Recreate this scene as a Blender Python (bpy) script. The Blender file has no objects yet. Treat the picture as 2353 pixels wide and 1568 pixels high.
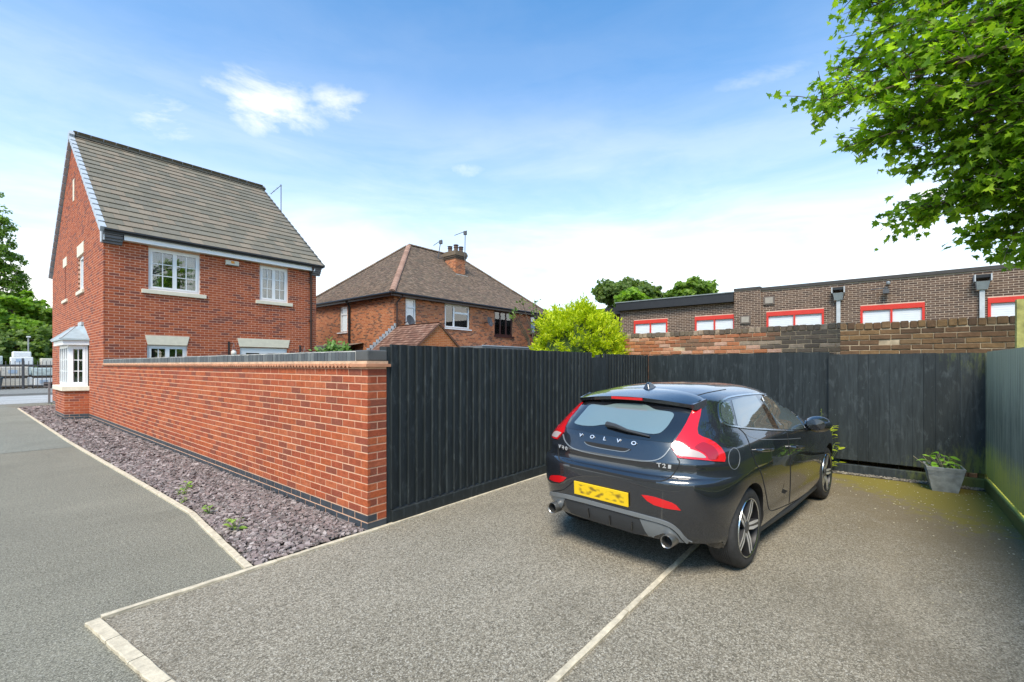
import bpy, bmesh, math, random
import numpy as np
from mathutils import Vector, Matrix, geometry
from mathutils.bvhtree import BVHTree
R_ = random.Random(7)
NR = np.random.default_rng(11)
rad = math.radians
scene = bpy.context.scene
COL = scene.collection

# ------------------------------------------------------------------ camera
CAM_H = 1.62; YAW = rad(39.24); FPX = 1045.0; PCX = 1176.5; HOR = 838.0     # measured on a 2353 px wide view of the photograph
cam_d = bpy.data.cameras.new('camera'); cam = bpy.data.objects.new('camera', cam_d); COL.objects.link(cam)
cam_d.sensor_width = 36; cam_d.sensor_fit = 'HORIZONTAL'; cam_d.lens = 36*FPX/2353
cam_d.shift_y = (HOR-784)/2353; cam_d.clip_start = .05; cam_d.clip_end = 3000
cam.location = (0, 0, CAM_H); cam.rotation_euler = (rad(90), 0, YAW-rad(90))
scene.camera = cam

# ------------------------------------------------------------------ sky, sun, exposure
SUN_AZ, SUN_EL = rad(203), rad(54)
world = bpy.data.worlds.new('World'); scene.world = world; world.use_nodes = True
wt = world.node_tree; wt.nodes.clear()
def N(nt, typ, **kw):
    n = nt.nodes.new(typ)
    for k, v in kw.items():
        if k.startswith('i_'):
            key = k[2:]
            n.inputs[int(key) if key.isdigit() else key.replace('_', ' ')].default_value = v
        else: setattr(n, k, v)
    return n
def ramp(nt, fac, stops, interp='LINEAR'):
    r = nt.nodes.new('ShaderNodeValToRGB'); r.color_ramp.interpolation = interp
    e = r.color_ramp.elements
    while len(e) < len(stops): e.new(.5)
    for i, (p, c) in enumerate(stops):
        e[i].position = p
        e[i].color = (c, c, c, 1) if not hasattr(c, '__len__') else (c[0], c[1], c[2], 1)
    if fac is not None: nt.links.new(fac, r.inputs[0])
    return r.outputs[0]
def math_n(nt, op, a, b=None, c=None, clamp=False):
    m = nt.nodes.new('ShaderNodeMath'); m.operation = op; m.use_clamp = clamp
    for i, v in enumerate((a, b, c)):
        if v is None: continue
        if isinstance(v, (int, float)): m.inputs[i].default_value = v
        else: nt.links.new(v, m.inputs[i])
    return m.outputs[0]
def mixc(nt, fac, a, b, mode='MIX'):
    m = nt.nodes.new('ShaderNodeMix'); m.data_type = 'RGBA'; m.blend_type = mode; m.clamp_factor = True
    for i, v in ((0, fac), (6, a), (7, b)):
        if isinstance(v, (int, float)) and i == 0: m.inputs[0].default_value = v
        elif isinstance(v, (tuple, list)): m.inputs[i].default_value = (v[0], v[1], v[2], 1)
        else: nt.links.new(v, m.inputs[i])
    return m.outputs[2]
lk = wt.links.new
sky = N(wt, 'ShaderNodeTexSky', sky_type='NISHITA', sun_disc=False, sun_elevation=SUN_EL, sun_rotation=rad(90)-SUN_AZ,
        altitude=50, air_density=1.0, dust_density=.6, ozone_density=1.6)
tc = N(wt, 'ShaderNodeTexCoord')
sep = N(wt, 'ShaderNodeSeparateXYZ'); lk(tc.outputs['Generated'], sep.inputs[0])
# cloud deck: noise on the direction divided by height, so clouds flatten and crowd towards the horizon
zc = math_n(wt, 'ADD', math_n(wt, 'MAXIMUM', sep.outputs[2], 0.0), .16)
cx_ = math_n(wt, 'DIVIDE', sep.outputs[0], zc); cy_ = math_n(wt, 'DIVIDE', sep.outputs[1], zc)
comb = N(wt, 'ShaderNodeCombineXYZ'); lk(cx_, comb.inputs[0]); lk(cy_, comb.inputs[1])
n1 = N(wt, 'ShaderNodeTexNoise', i_Scale=1.25, i_Detail=9.0, i_Roughness=.58, i_Distortion=.25); n1.inputs['Vector'].default_value = (0, 0, 0)
mp = N(wt, 'ShaderNodeMapping'); mp.inputs['Location'].default_value = (3.9, 1.2, 0.0); lk(comb.outputs[0], mp.inputs[0]); lk(mp.outputs[0], n1.inputs['Vector'])
puffs = ramp(wt, n1.outputs[0], [(.64, 0.0), (.84, .5)], 'EASE')
n2 = N(wt, 'ShaderNodeTexNoise', i_Scale=.8, i_Detail=6.0, i_Roughness=.6); lk(mp.outputs[0], n2.inputs['Vector'])
veil = ramp(wt, n2.outputs[0], [(.45, 0.0), (.8, .25)])
def puff(px, py, rx, ry, amt):
    a, b = (px-PCX)/FPX, (HOR-py)/FPX
    f, r = (math.cos(YAW), math.sin(YAW)), (math.sin(YAW), -math.cos(YAW))
    d = Vector((f[0]+a*r[0], f[1]+a*r[1], b)).normalized()
    m = N(wt, 'ShaderNodeVectorMath', operation='SUBTRACT'); lk(tc.outputs['Generated'], m.inputs[0]); m.inputs[1].default_value = d
    s = N(wt, 'ShaderNodeVectorMath', operation='MULTIPLY'); lk(m.outputs[0], s.inputs[0]); s.inputs[1].default_value = (1/rx, 1/rx, 1/ry)
    l = N(wt, 'ShaderNodeVectorMath', operation='LENGTH'); lk(s.outputs[0], l.inputs[0])
    g = ramp(wt, l.outputs['Value'], [(0, amt), (1, 0.0)], 'EASE')
    return g
n3 = N(wt, 'ShaderNodeTexNoise', i_Scale=6.5, i_Detail=10.0, i_Roughness=.62, i_Distortion=.3); st3 = N(wt, 'ShaderNodeVectorMath', operation='MULTIPLY'); lk(tc.outputs['Generated'], st3.inputs[0]); st3.inputs[1].default_value = (1, 1, 2.0); lk(st3.outputs[0], n3.inputs['Vector'])
loc_puffs = puff(610, 240, .16, .08, .95)
for a in ((375, 265, .10, .06, .8), (790, 245, .14, .05, .65), (945, 322, .08, .035, .4), (2110, 450, .14, .07, .9), (1450, 320, .20, .03, .28), (1780, 170, .20, .03, .28), (1050, 390, .25, .035, .35), (1600, 410, .3, .035, .35)): loc_puffs = math_n(wt, 'MAXIMUM', loc_puffs, puff(*a))
loc_puffs = math_n(wt, 'MULTIPLY', loc_puffs, ramp(wt, n3.outputs[0], [(.35, 0.0), (.66, 1.0)]))
haze_up = ramp(wt, sep.outputs[2], [(0.0, .97), (.10, .88), (.22, .56), (.38, .26), (.54, .08), (.7, 0.0)], 'EASE')
n4 = N(wt, 'ShaderNodeTexNoise', i_Scale=2.6, i_Detail=9.0, i_Roughness=.6, i_Distortion=.4); st4 = N(wt, 'ShaderNodeVectorMath', operation='MULTIPLY'); lk(tc.outputs['Generated'], st4.inputs[0]); st4.inputs[1].default_value = (1, 1, 5.0); lk(st4.outputs[0], n4.inputs['Vector'])
haze_up = math_n(wt, 'MULTIPLY', haze_up, ramp(wt, n4.outputs[0], [(.36, .72), (.60, 1.08)]), clamp=True)
cov = math_n(wt, 'MAXIMUM', math_n(wt, 'MAXIMUM', puffs, haze_up), loc_puffs)
cov = math_n(wt, 'ADD', cov, math_n(wt, 'MULTIPLY', veil, .35), clamp=True)
skyc = mixc(wt, 1.0, sky.outputs[0], (.55, 1.28, 1.62), 'MULTIPLY')
skyall = mixc(wt, cov, skyc, (9.6, 9.0, 8.1))
bg = N(wt, 'ShaderNodeBackground', i_Strength=.075); lk(skyall, bg.inputs[0])
wo = N(wt, 'ShaderNodeOutputWorld'); lk(bg.outputs[0], wo.inputs[0])

sun_d = bpy.data.lights.new('sun', 'SUN'); sun = bpy.data.objects.new('sun', sun_d); COL.objects.link(sun)
sun_d.energy = 2.2; sun_d.angle = rad(24); sun_d.color = (1.0, .89, .74)
sdir = Vector((math.cos(SUN_EL)*math.cos(SUN_AZ), math.cos(SUN_EL)*math.sin(SUN_AZ), math.sin(SUN_EL)))
sun.rotation_euler = (-sdir).to_track_quat('-Z', 'Y').to_euler(); sun.location = sdir*60
vs = scene.view_settings; vs.view_transform = 'Standard'; vs.look = 'None'; vs.exposure = 1.3; vs.gamma = 1; vs.use_curve_mapping = False
scene.render.engine = 'CYCLES'; scene.cycles.use_denoising = True
scene.cycles.max_bounces = 8; scene.cycles.transparent_max_bounces = 12; scene.cycles.caustics_reflective = False; scene.cycles.caustics_refractive = False

# ------------------------------------------------------------------ photo pixel -> place (a pixel gives the direction, a known plane the distance)
FW = (math.cos(YAW), math.sin(YAW)); RT = (math.sin(YAW), -math.cos(YAW))
def gp(x, y, z=0.0):
    d = (CAM_H-z)*FPX/(y-HOR); l = d*(x-PCX)/FPX
    return Vector((d*FW[0]+l*RT[0], d*FW[1]+l*RT[1], z))
def on_x(x, y, X):                     # on the upright plane X = const -> (Y, Z)
    r = (x-PCX)/FPX; Y = X*(RT[0]-r*FW[0])/(r*FW[1]-RT[1]); d = X*FW[0]+Y*FW[1]
    return Y, CAM_H+(HOR-y)/FPX*d
def on_y(x, y, Y):                     # on the upright plane Y = const -> (X, Z)
    r = (x-PCX)/FPX; X = Y*(RT[1]-r*FW[1])/(r*FW[0]-RT[0]); d = X*FW[0]+Y*FW[1]
    return X, CAM_H+(HOR-y)/FPX*d
def at_d(x, y, d):                     # at depth d
    l = d*(x-PCX)/FPX
    return Vector((d*FW[0]+l*RT[0], d*FW[1]+l*RT[1], CAM_H+(HOR-y)/FPX*d))
def depth(p): return p[0]*FW[0]+p[1]*FW[1]
def in_view(p, m=30):
    d = depth(p)
    if d < .3: return False
    l = p[0]*RT[0]+p[1]*RT[1]; u = PCX+FPX*l/d; v = HOR-FPX*(p[2]-CAM_H)/d
    return -m < u < 2353+m and -m < v < 1568+m

# ------------------------------------------------------------------ objects and meshes
def tag(o, label, cat, group=None, kind=None):
    if label: o['label'] = label
    if cat: o['category'] = cat
    if group: o['group'] = group
    if kind: o['kind'] = kind
    return o
def thing(name, loc, label, cat, group=None, rotz=0):
    o = bpy.data.objects.new(name, None); COL.objects.link(o); o.empty_display_size = .2
    o.location = loc; o.rotation_euler = (0, 0, rotz)
    o['_l'] = 1; del o['_l']
    return tag(o, label, cat, group)
LOCAL = set()                          # roots whose children are given in local coordinates
def put(o, parent):
    if parent is None: return
    o.parent = parent
    if parent.type == 'EMPTY' and parent.name not in LOCAL:
        o.matrix_parent_inverse = Matrix.Translation(-Vector(parent.location))
def mesh_np(name, V, F, mats, smooth=False, midx=None):
    me = bpy.data.meshes.new(name); V = np.asarray(V, dtype=np.float32); F = np.asarray(F, dtype=np.int32)
    n, k = F.shape
    me.vertices.add(len(V)); me.vertices.foreach_set('co', V.ravel())
    me.loops.add(n*k); me.loops.foreach_set('vertex_index', F.ravel())
    me.polygons.add(n); me.polygons.foreach_set('loop_start', np.arange(0, n*k, k, dtype=np.int32))
    for m in (mats if isinstance(mats, (list, tuple)) else [mats]): me.materials.append(m)
    if midx is not None: me.polygons.foreach_set('material_index', np.asarray(midx, dtype=np.int32))
    me.polygons.foreach_set('use_smooth', np.full(n, smooth))
    me.update(calc_edges=True)
    return me
def link(name, me, parent=None):
    o = bpy.data.objects.new(name, me); COL.objects.link(o); put(o, parent); return o
class MB:
    def __init__(s): s.v = []; s.f = []; s.m = []; s.cur = 0
    def add(s, vs, fs):
        b = len(s.v); s.v += [tuple(v) for v in vs]; s.f += [tuple(b+i for i in f) for f in fs]; s.m += [s.cur]*len(fs); return s
    def box(s, x0, x1, y0, y1, z0, z1):
        return s.add([(x0,y0,z0),(x1,y0,z0),(x1,y1,z0),(x0,y1,z0),(x0,y0,z1),(x1,y0,z1),(x1,y1,z1),(x0,y1,z1)],
                     [(0,3,2,1),(4,5,6,7),(0,1,5,4),(1,2,6,5),(2,3,7,6),(3,0,4,7)])
    def fbox(s, fr, u0, u1, n0, n1, z0, z1):          # box in a wall frame (o, u, n)
        o, u, n = fr; P = lambda a, b, c: o+u*a+n*b+Vector((0,0,c))
        return s.add([P(u0,n0,z0),P(u1,n0,z0),P(u1,n1,z0),P(u0,n1,z0),P(u0,n0,z1),P(u1,n0,z1),P(u1,n1,z1),P(u0,n1,z1)],
                     [(0,3,2,1),(4,5,6,7),(0,1,5,4),(1,2,6,5),(2,3,7,6),(3,0,4,7)])
    def bar(s, a, b, w, h=None, up=(0,0,1)):
        a, b = Vector(a), Vector(b); h = h or w; d = (b-a).normalized(); sd = d.cross(Vector(up))
        if sd.length < 1e-4: sd = d.cross(Vector((1,0,0)))
        sd.normalize(); t = sd.cross(d); P = []
        for q in (a, b):
            for i, j in ((-1,-1),(1,-1),(1,1),(-1,1)): P.append(q+sd*(i*w/2)+t*(j*h/2))
        return s.add(P, [(3,2,1,0),(4,5,6,7),(0,1,5,4),(1,2,6,5),(2,3,7,6),(3,0,4,7)])
    def tube(s, pts, r, n=8, cap=True):
        pts = [Vector(p) for p in pts]; rs = r if isinstance(r, (list, tuple)) else [r]*len(pts); b = len(s.v); P = []
        ref = None
        for i, p in enumerate(pts):
            t = (pts[min(i+1, len(pts)-1)]-pts[max(i-1, 0)]).normalized()
            if ref is None: ref = t.orthogonal().normalized()
            ref = (ref-t*ref.dot(t)).normalized(); q = t.cross(ref)
            P += [p+(ref*math.cos(a)+q*math.sin(a))*rs[i] for a in (2*math.pi*k/n for k in range(n))]
        F = []
        for i in range(len(pts)-1):
            for k in range(n): F.append((i*n+k, i*n+(k+1)%n, (i+1)*n+(k+1)%n, (i+1)*n+k))
        if cap: F += [tuple(range(n-1,-1,-1)), tuple((len(pts)-1)*n+k for k in range(n))]
        return s.add(P, F)
    def lathe(s, prof, n=24, c=(0,0,0), axis='Z', close=False):
        P = []; F = []; c = Vector(c)
        for (r, h) in prof:
            for k in range(n):
                a = 2*math.pi*k/n; x, y = r*math.cos(a), r*math.sin(a)
                P.append(c+Vector((x,y,h) if axis == 'Z' else ((x,h,y) if axis == 'Y' else (h,x,y))))
        m = len(prof)
        for i in range(m-1 if not close else m):
            for k in range(n):
                j = (i+1) % m; q = (i*n+k, i*n+(k+1)%n, j*n+(k+1)%n, j*n+k)
                F.append(q if axis != 'Y' else q[::-1])
        return s.add(P, F)
    def prism(s, poly, z0, z1):                       # plan polygon
        n = len(poly); P = [(x,y,z0) for x,y in poly]+[(x,y,z1) for x,y in poly]
        return s.add(P, [tuple(range(n-1,-1,-1)), tuple(range(n, 2*n))]+[(i,(i+1)%n,n+(i+1)%n,n+i) for i in range(n)])
    def fprism(s, fr, poly, n0, n1):                  # polygon (u, z) in a wall frame
        o, u, nn = fr; n = len(poly); P = [o+u*a+nn*n0+Vector((0,0,z)) for a,z in poly]+[o+u*a+nn*n1+Vector((0,0,z)) for a,z in poly]
        return s.add(P, [tuple(range(n-1,-1,-1)), tuple(range(n, 2*n))]+[(i,(i+1)%n,n+(i+1)%n,n+i) for i in range(n)])
    def mesh(s, name, mats, smooth=False, fix=True):
        me = bpy.data.meshes.new(name); me.from_pydata(s.v, [], s.f)
        for m in (mats if isinstance(mats, (list, tuple)) else [mats]): me.materials.append(m)
        if any(s.m): me.polygons.foreach_set('material_index', s.m)
        if fix:
            bm = bmesh.new(); bm.from_mesh(me); bmesh.ops.recalc_face_normals(bm, faces=bm.faces); bm.to_mesh(me); bm.free()
        if smooth:
            me.polygons.foreach_set('use_smooth', [True]*len(me.polygons))
            try: me.set_sharp_from_angle(angle=rad(38))
            except Exception: pass
        me.update(); return me
    def build(s, name, mats, parent=None, smooth=False): return link(name, s.mesh(name, mats, smooth), parent)
def bevel_obj(o, w=.01, seg=2):
    m = o.modifiers.new('bevel', 'BEVEL'); m.width = w; m.segments = seg; m.limit_method = 'ANGLE'; m.angle_limit = rad(40); return o

# ------------------------------------------------------------------ materials
def new_mat(name):
    m = bpy.data.materials.new(name); m.use_nodes = True; nt = m.node_tree; nt.nodes.clear()
    b = nt.nodes.new('ShaderNodeBsdfPrincipled'); o = nt.nodes.new('ShaderNodeOutputMaterial'); nt.links.new(b.outputs[0], o.inputs[0])
    return m, nt, b
def pos(nt): return nt.nodes.new('ShaderNodeNewGeometry').outputs['Position']
def noise(nt, vec, scale, detail=4.0, rough=.55, dist=0.0):
    n = N(nt, 'ShaderNodeTexNoise', i_Scale=scale, i_Detail=detail, i_Roughness=rough, i_Distortion=dist)
    if vec is not None: nt.links.new(vec, n.inputs['Vector'])
    return n.outputs[0]
def scaled(nt, vec, s):
    m = N(nt, 'ShaderNodeVectorMath', operation='MULTIPLY'); nt.links.new(vec, m.inputs[0]); m.inputs[1].default_value = s; return m.outputs[0]
def bump(nt, bsdf, h, strength=.3, dist=.01):
    b = N(nt, 'ShaderNodeBump', i_Strength=strength, i_Distance=dist); nt.links.new(h, b.inputs['Height']); nt.links.new(b.outputs[0], bsdf.inputs['Normal'])
def rnd_piece(nt):
    oi = nt.nodes.new('ShaderNodeObjectInfo'); ge = nt.nodes.new('ShaderNodeNewGeometry')
    return math_n(nt, 'FRACT', math_n(nt, 'ADD', oi.outputs['Random'], ge.outputs['Random Per Island']))
def simple(name, col, rough=.5, metal=0.0, var=.12, vscale=6.0, bumps=0.0, bscale=60.0, coat=0.0, spec=.5, alpha=None):
    m, nt, b = new_mat(name); p = pos(nt)
    f = noise(nt, p, vscale, 5.0)
    d = tuple(c*(1-var) for c in col); l = tuple(min(1, c*(1+var)) for c in col)
    nt.links.new(mixc(nt, ramp(nt, f, [(.3, 0.0), (.7, 1.0)]), d, l), b.inputs['Base Color'])
    b.inputs['Roughness'].default_value = rough; b.inputs['Metallic'].default_value = metal
    b.inputs['Coat Weight'].default_value = coat; b.inputs['Specular IOR Level'].default_value = spec
    if bumps: bump(nt, b, noise(nt, p, bscale, 4.0), bumps, .004)
    return m
def brick_mat(name, pal, mott=.25, smear=0.0, rough=.85, bumps=.35, light=None, kiss=0.0):
    m, nt, b = new_mat(name); p = pos(nt); r = rnd_piece(nt)
    n = len(pal); c = ramp(nt, r, [(i/n, pal[i]) for i in range(n)], 'CONSTANT')
    f = noise(nt, p, 16.0, 6.0, .62)
    c = mixc(nt, ramp(nt, f, [(.38, 0.0), (.72, mott)]), c, tuple(x*.42 for x in pal[0]))
    g = noise(nt, p, 45.0, 3.0)
    c = mixc(nt, ramp(nt, g, [(.55, 0.0), (.8, .3)]), c, tuple(min(.8, x*1.35+.01) for x in pal[0]))
    big = noise(nt, p, .55, 3.0)
    c = mixc(nt, ramp(nt, big, [(.45, 0.0), (.75, .22)]), c, tuple(x*.6 for x in pal[0]))
    if light is not None:
        h = noise(nt, p, 7.0, 4.0, .7)
        c = mixc(nt, ramp(nt, h, [(.66, 0.0), (.76, .55)]), c, light)
    nt.links.new(c, b.inputs['Base Color']); b.inputs['Roughness'].default_value = rough; b.inputs['Specular IOR Level'].default_value = .25
    wv = scaled(nt, p, (1, 1, 2.6))
    hh = math_n(nt, 'ADD', noise(nt, wv, 24.0, 5.0, .7), math_n(nt, 'MULTIPLY', noise(nt, p, 150.0, 2.0), .35))
    bump(nt, b, hh, bumps, .007)
    return m
def glass_mat(name, tint=(.02,.025,.028), f0=.10, see=.85, rough=.02):
    m = bpy.data.materials.new(name); m.use_nodes = True; nt = m.node_tree; nt.nodes.clear()
    o = nt.nodes.new('ShaderNodeOutputMaterial')
    g = N(nt, 'ShaderNodeBsdfGlossy', i_Roughness=rough); g.inputs['Color'].default_value = (1,1,1,1)
    t = nt.nodes.new('ShaderNodeBsdfTransparent'); t.inputs['Color'].default_value = (.82,.86,.85,1)
    d = nt.nodes.new('ShaderNodeBsdfDiffuse'); d.inputs['Color'].default_value = (*tint, 1)
    mx = N(nt, 'ShaderNodeMixShader', i_0=see); nt.links.new(d.outputs[0], mx.inputs[1]); nt.links.new(t.outputs[0], mx.inputs[2])
    fr = N(nt, 'ShaderNodeFresnel', i_IOR=1.5); fa = math_n(nt, 'ADD', fr.outputs[0], f0, clamp=True)
    m2 = nt.nodes.new('ShaderNodeMixShader'); nt.links.new(fa, m2.inputs[0]); nt.links.new(mx.outputs[0], m2.inputs[1]); nt.links.new(g.outputs[0], m2.inputs[2])
    nt.links.new(m2.outputs[0], o.inputs[0]); return m
def leaf_mat(name, pal, trans=.45, rough=.45, spec=.35):
    m = bpy.data.materials.new(name); m.use_nodes = True; nt = m.node_tree; nt.nodes.clear()
    o = nt.nodes.new('ShaderNodeOutputMaterial'); r = rnd_piece(nt)
    n = len(pal); c = ramp(nt, r, [(i/max(1, n-1), pal[i]) for i in range(n)])
    f = noise(nt, pos(nt), 1.3, 3.0)
    c = mixc(nt, ramp(nt, f, [(.35, 0.0), (.7, .45)]), c, pal[0])
    p = nt.nodes.new('ShaderNodeBsdfPrincipled'); nt.links.new(c, p.inputs['Base Color']); p.inputs['Roughness'].default_value = rough; p.inputs['Specular IOR Level'].default_value = spec
    t = nt.nodes.new('ShaderNodeBsdfTranslucent'); tcx = mixc(nt, 1.0, c, (1.5, 1.55, .75), 'MULTIPLY'); nt.links.new(tcx, t.inputs[0])
    mx = N(nt, 'ShaderNodeMixShader', i_0=trans); nt.links.new(p.outputs[0], mx.inputs[1]); nt.links.new(t.outputs[0], mx.inputs[2]); nt.links.new(mx.outputs[0], o.inputs[0])
    return m
M = {}
def asphalt(name, c0, c1, spec_l, moss=False, sc=1.0):
    m, nt, b = new_mat(name); p = pos(nt)
    fine = noise(nt, p, 105.0*sc, 3.0, .8); mid = noise(nt, p, 40.0*sc, 6.0, .8); big = noise(nt, p, .8, 5.0, .6)
    c = mixc(nt, ramp(nt, big, [(.32, 0.0), (.68, 1.0)]), c0, c1)
    c = mixc(nt, ramp(nt, mid, [(.44, 0.0), (.60, .85)]), c, tuple(x*.40 for x in c0))
    c = mixc(nt, ramp(nt, fine, [(.52, 0.0), (.63, .95)]), c, spec_l)
    c = mixc(nt, ramp(nt, fine, [(.34, .8), (.45, 0.0)]), c, tuple(x*.3 for x in c0))
    vo = N(nt, 'ShaderNodeTexVoronoi', i_Scale=90.0*sc); nt.links.new(p, vo.inputs['Vector'])
    st = N(nt, 'ShaderNodeSeparateColor'); nt.links.new(vo.outputs['Color'], st.inputs[0])
    c = mixc(nt, ramp(nt, st.outputs[0], [(.965, 0.0), (.98, .18)], 'LINEAR'), c, (.55, .53, .48))
    stain = noise(nt, p, .45, 8.0, .7, .8)
    c = mixc(nt, ramp(nt, stain, [(.50, 0.0), (.70, .36)]), c, tuple(x*.5 for x in c0))
    wear = noise(nt, scaled(nt, p, (.35, 2.2, 1)), 1.0, 6.0, .65, .3)
    c = mixc(nt, ramp(nt, wear, [(.50, 0.0), (.74, .14)]), c, tuple(min(.6, x*1.5) for x in c1))
    drip = noise(nt, p, 4.5, 3.0, .6)
    c = mixc(nt, ramp(nt, drip, [(.70, 0.0), (.76, .45)]), c, tuple(x*.35 for x in c0))
    if moss:
        sx = N(nt, 'ShaderNodeSeparateXYZ'); nt.links.new(p, sx.inputs[0])
        gx = N(nt, 'ShaderNodeMapRange', i_1=3.8, i_2=8.0); nt.links.new(sx.outputs[0], gx.inputs[0])
        gy = N(nt, 'ShaderNodeMapRange', i_1=1.6, i_2=-.7); nt.links.new(sx.outputs[1], gy.inputs[0])
        edge = math_n(nt, 'MULTIPLY', gx.outputs[0], gy.outputs[0])
        mn = noise(nt, p, 3.2, 7.0, .72, .5)
        brown = math_n(nt, 'ADD', math_n(nt, 'MULTIPLY', edge, 1.1), math_n(nt, 'MULTIPLY', mn, .55))
        c = mixc(nt, ramp(nt, brown, [(.34, 0.0), (.80, .75)]), c, (.150, .115, .062))
        mn2 = noise(nt, p, 5.5, 8.0, .75, .8)
        mo = math_n(nt, 'MULTIPLY', math_n(nt, 'ADD', edge, .12), math_n(nt, 'ADD', mn2, .25))
        gx2 = N(nt, 'ShaderNodeMapRange', i_1=7.1, i_2=8.1); nt.links.new(sx.outputs[0], gx2.inputs[0])
        mo = math_n(nt, 'ADD', mo, math_n(nt, 'MULTIPLY', gx2.outputs[0], .17))
        c = mixc(nt, ramp(nt, mo, [(.50, 0.0), (.60, .75), (.70, .85)]), c, (.20, .165, .025))
    nt.links.new(c, b.inputs['Base Color']); b.inputs['Roughness'].default_value = .92; b.inputs['Specular IOR Level'].default_value = .25
    bump(nt, b, math_n(nt, 'ADD', fine, mid), .6, .006)
    return m
M['bay'] = asphalt('bay_tarmac', (.225,.196,.144), (.29,.254,.192), (.52,.475,.385), moss=True)
M['drive'] = asphalt('drive_tarmac', (.19,.18,.137), (.238,.225,.172), (.44,.415,.335))
M['drive2'] = asphalt('far_drive_tarmac', (.215,.22,.18), (.265,.27,.225), (.34,.34,.29))
M['road'] = asphalt('road_tarmac', (.42,.43,.42), (.48,.49,.48), (.5,.5,.5), sc=.5)
M['pave'] = asphalt('footway_tarmac', (.22,.22,.20), (.28,.28,.26), (.33,.33,.31), sc=.5)
M['concrete'] = simple('edging_concrete', (.54,.47,.345), .9, var=.22, vscale=22, bumps=.5, bscale=120)
M['soil'] = simple('bare_soil', (.06,.05,.04), .95, var=.3, vscale=9, bumps=.6)
M['grass'] = simple('rough_grass', (.055,.075,.03), .95, var=.35, vscale=.8, bumps=.5, bscale=20)
M['slate'] = brick_mat('plum_slate', [(.235,.188,.178),(.28,.225,.21),(.175,.145,.135),(.345,.29,.27),(.22,.193,.178),(.265,.205,.19),(.42,.36,.335),(.125,.105,.098)], mott=.25, rough=.62, bumps=.15)
M['wbrick'] = brick_mat('wall_red_brick', [(.44,.105,.044),(.38,.085,.038),(.48,.125,.048),(.30,.075,.042),(.42,.115,.055),(.50,.14,.058),(.36,.08,.036),(.25,.075,.046),(.46,.108,.038)], mott=.6, bumps=.6, light=(.50,.22,.13))
M['wmortar'] = simple('wall_mortar', (.70,.42,.27), .95, var=.12, vscale=8, bumps=.3)
M['blue'] = simple('blue_engineering_brick', (.045,.055,.066), .42, var=.25, vscale=12, bumps=.1)
M['coping'] = brick_mat('blue_coping_brick', [(.10,.115,.122),(.075,.088,.098),(.13,.145,.15),(.09,.10,.108),(.16,.175,.178),(.085,.098,.108)], mott=.35, rough=.5, bumps=.1)
M['creasing'] = simple('creasing_tile_clay', (.46,.21,.115), .85, var=.25, vscale=7, bumps=.3)
M['flaunch'] = simple('mortar_bed', (.60,.40,.26), .95, var=.25, vscale=9, bumps=.5)
M['hbrick'] = brick_mat('house_red_brick', [(.40,.098,.040),(.35,.082,.038),(.44,.116,.046),(.25,.068,.041),(.41,.105,.046),(.47,.128,.054),(.37,.092,.040),(.19,.062,.046),(.42,.10,.038)], mott=.4, bumps=.3, light=(.55,.36,.30))
M['hmortar'] = simple('house_mortar', (.68,.41,.29), .95, var=.1, vscale=5)
M['sbrick'] = brick_mat('old_orange_brick', [(.48,.165,.068),(.42,.135,.06),(.53,.20,.085),(.17,.075,.05),(.46,.155,.066),(.50,.185,.095),(.24,.09,.052),(.54,.21,.10),(.14,.07,.05),(.45,.15,.065)], mott=.5, bumps=.4, light=(.55,.42,.30))
M['smortar'] = simple('old_mortar', (.52,.34,.21), .95, var=.2, vscale=4)
M['kbrick'] = brick_mat('brown_warehouse_brick', [(.125,.078,.056),(.10,.064,.048),(.145,.092,.066),(.085,.056,.044),(.16,.105,.076),(.115,.074,.056)], mott=.35, bumps=.25)
M['kmortar'] = simple('warehouse_mortar', (.54,.43,.33), .95, var=.15, vscale=3)
M['obrick'] = brick_mat('weathered_brown_brick', [(.17,.098,.052),(.215,.125,.06),(.125,.075,.044),(.26,.155,.07),(.19,.105,.055),(.23,.145,.075),(.145,.09,.055)], mott=.55, bumps=.8)
M['omortar'] = simple('weathered_mortar', (.44,.34,.22), .98, var=.45, vscale=6, bumps=.6)
M['obrick2'] = brick_mat('weathered_orange_brick', [(.50,.20,.09),(.42,.15,.07),(.55,.27,.16),(.30,.13,.07),(.46,.175,.08),(.58,.36,.26),(.20,.125,.08),(.50,.21,.10),(.38,.15,.075)], mott=.5, bumps=.8)
M['obrick3'] = brick_mat('weathered_grey_brick', [(.17,.13,.095),(.22,.16,.11),(.13,.10,.075),(.40,.30,.21),(.19,.145,.10)], mott=.5, bumps=.8)
M['tile'] = brick_mat('flat_concrete_tile', [(.185,.168,.13),(.215,.188,.143),(.165,.155,.122),(.245,.205,.155),(.185,.172,.138),(.225,.186,.14),(.175,.162,.13)], mott=.3, rough=.85, bumps=.1)
M['ridge'] = simple('ridge_tile_brown', (.16,.138,.105), .85, var=.2)
M['verge'] = simple('grey_dry_verge', (.42,.46,.50), .45, var=.05)
M['ptile'] = brick_mat('old_plain_tile', [(.20,.145,.105),(.245,.175,.125),(.155,.115,.088),(.28,.205,.15),(.19,.15,.11),(.22,.155,.118),(.14,.11,.085)], mott=.55, rough=.92, bumps=.3, light=(.24,.23,.17))
M['ptile2'] = brick_mat('porch_plain_tile', [(.20,.105,.075),(.25,.14,.10),(.16,.088,.065),(.28,.17,.125)], mott=.4, rough=.92, bumps=.3)
M['hip'] = brick_mat('clay_hip_tile', [(.33,.20,.145),(.38,.235,.175),(.28,.17,.125)], mott=.4, rough=.9)
M['white'] = simple('white_upvc', (.80,.81,.81), .32, var=.02)
M['cream'] = simple('cream_cast_stone', (.72,.66,.52), .8, var=.06, vscale=10, bumps=.1)
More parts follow.
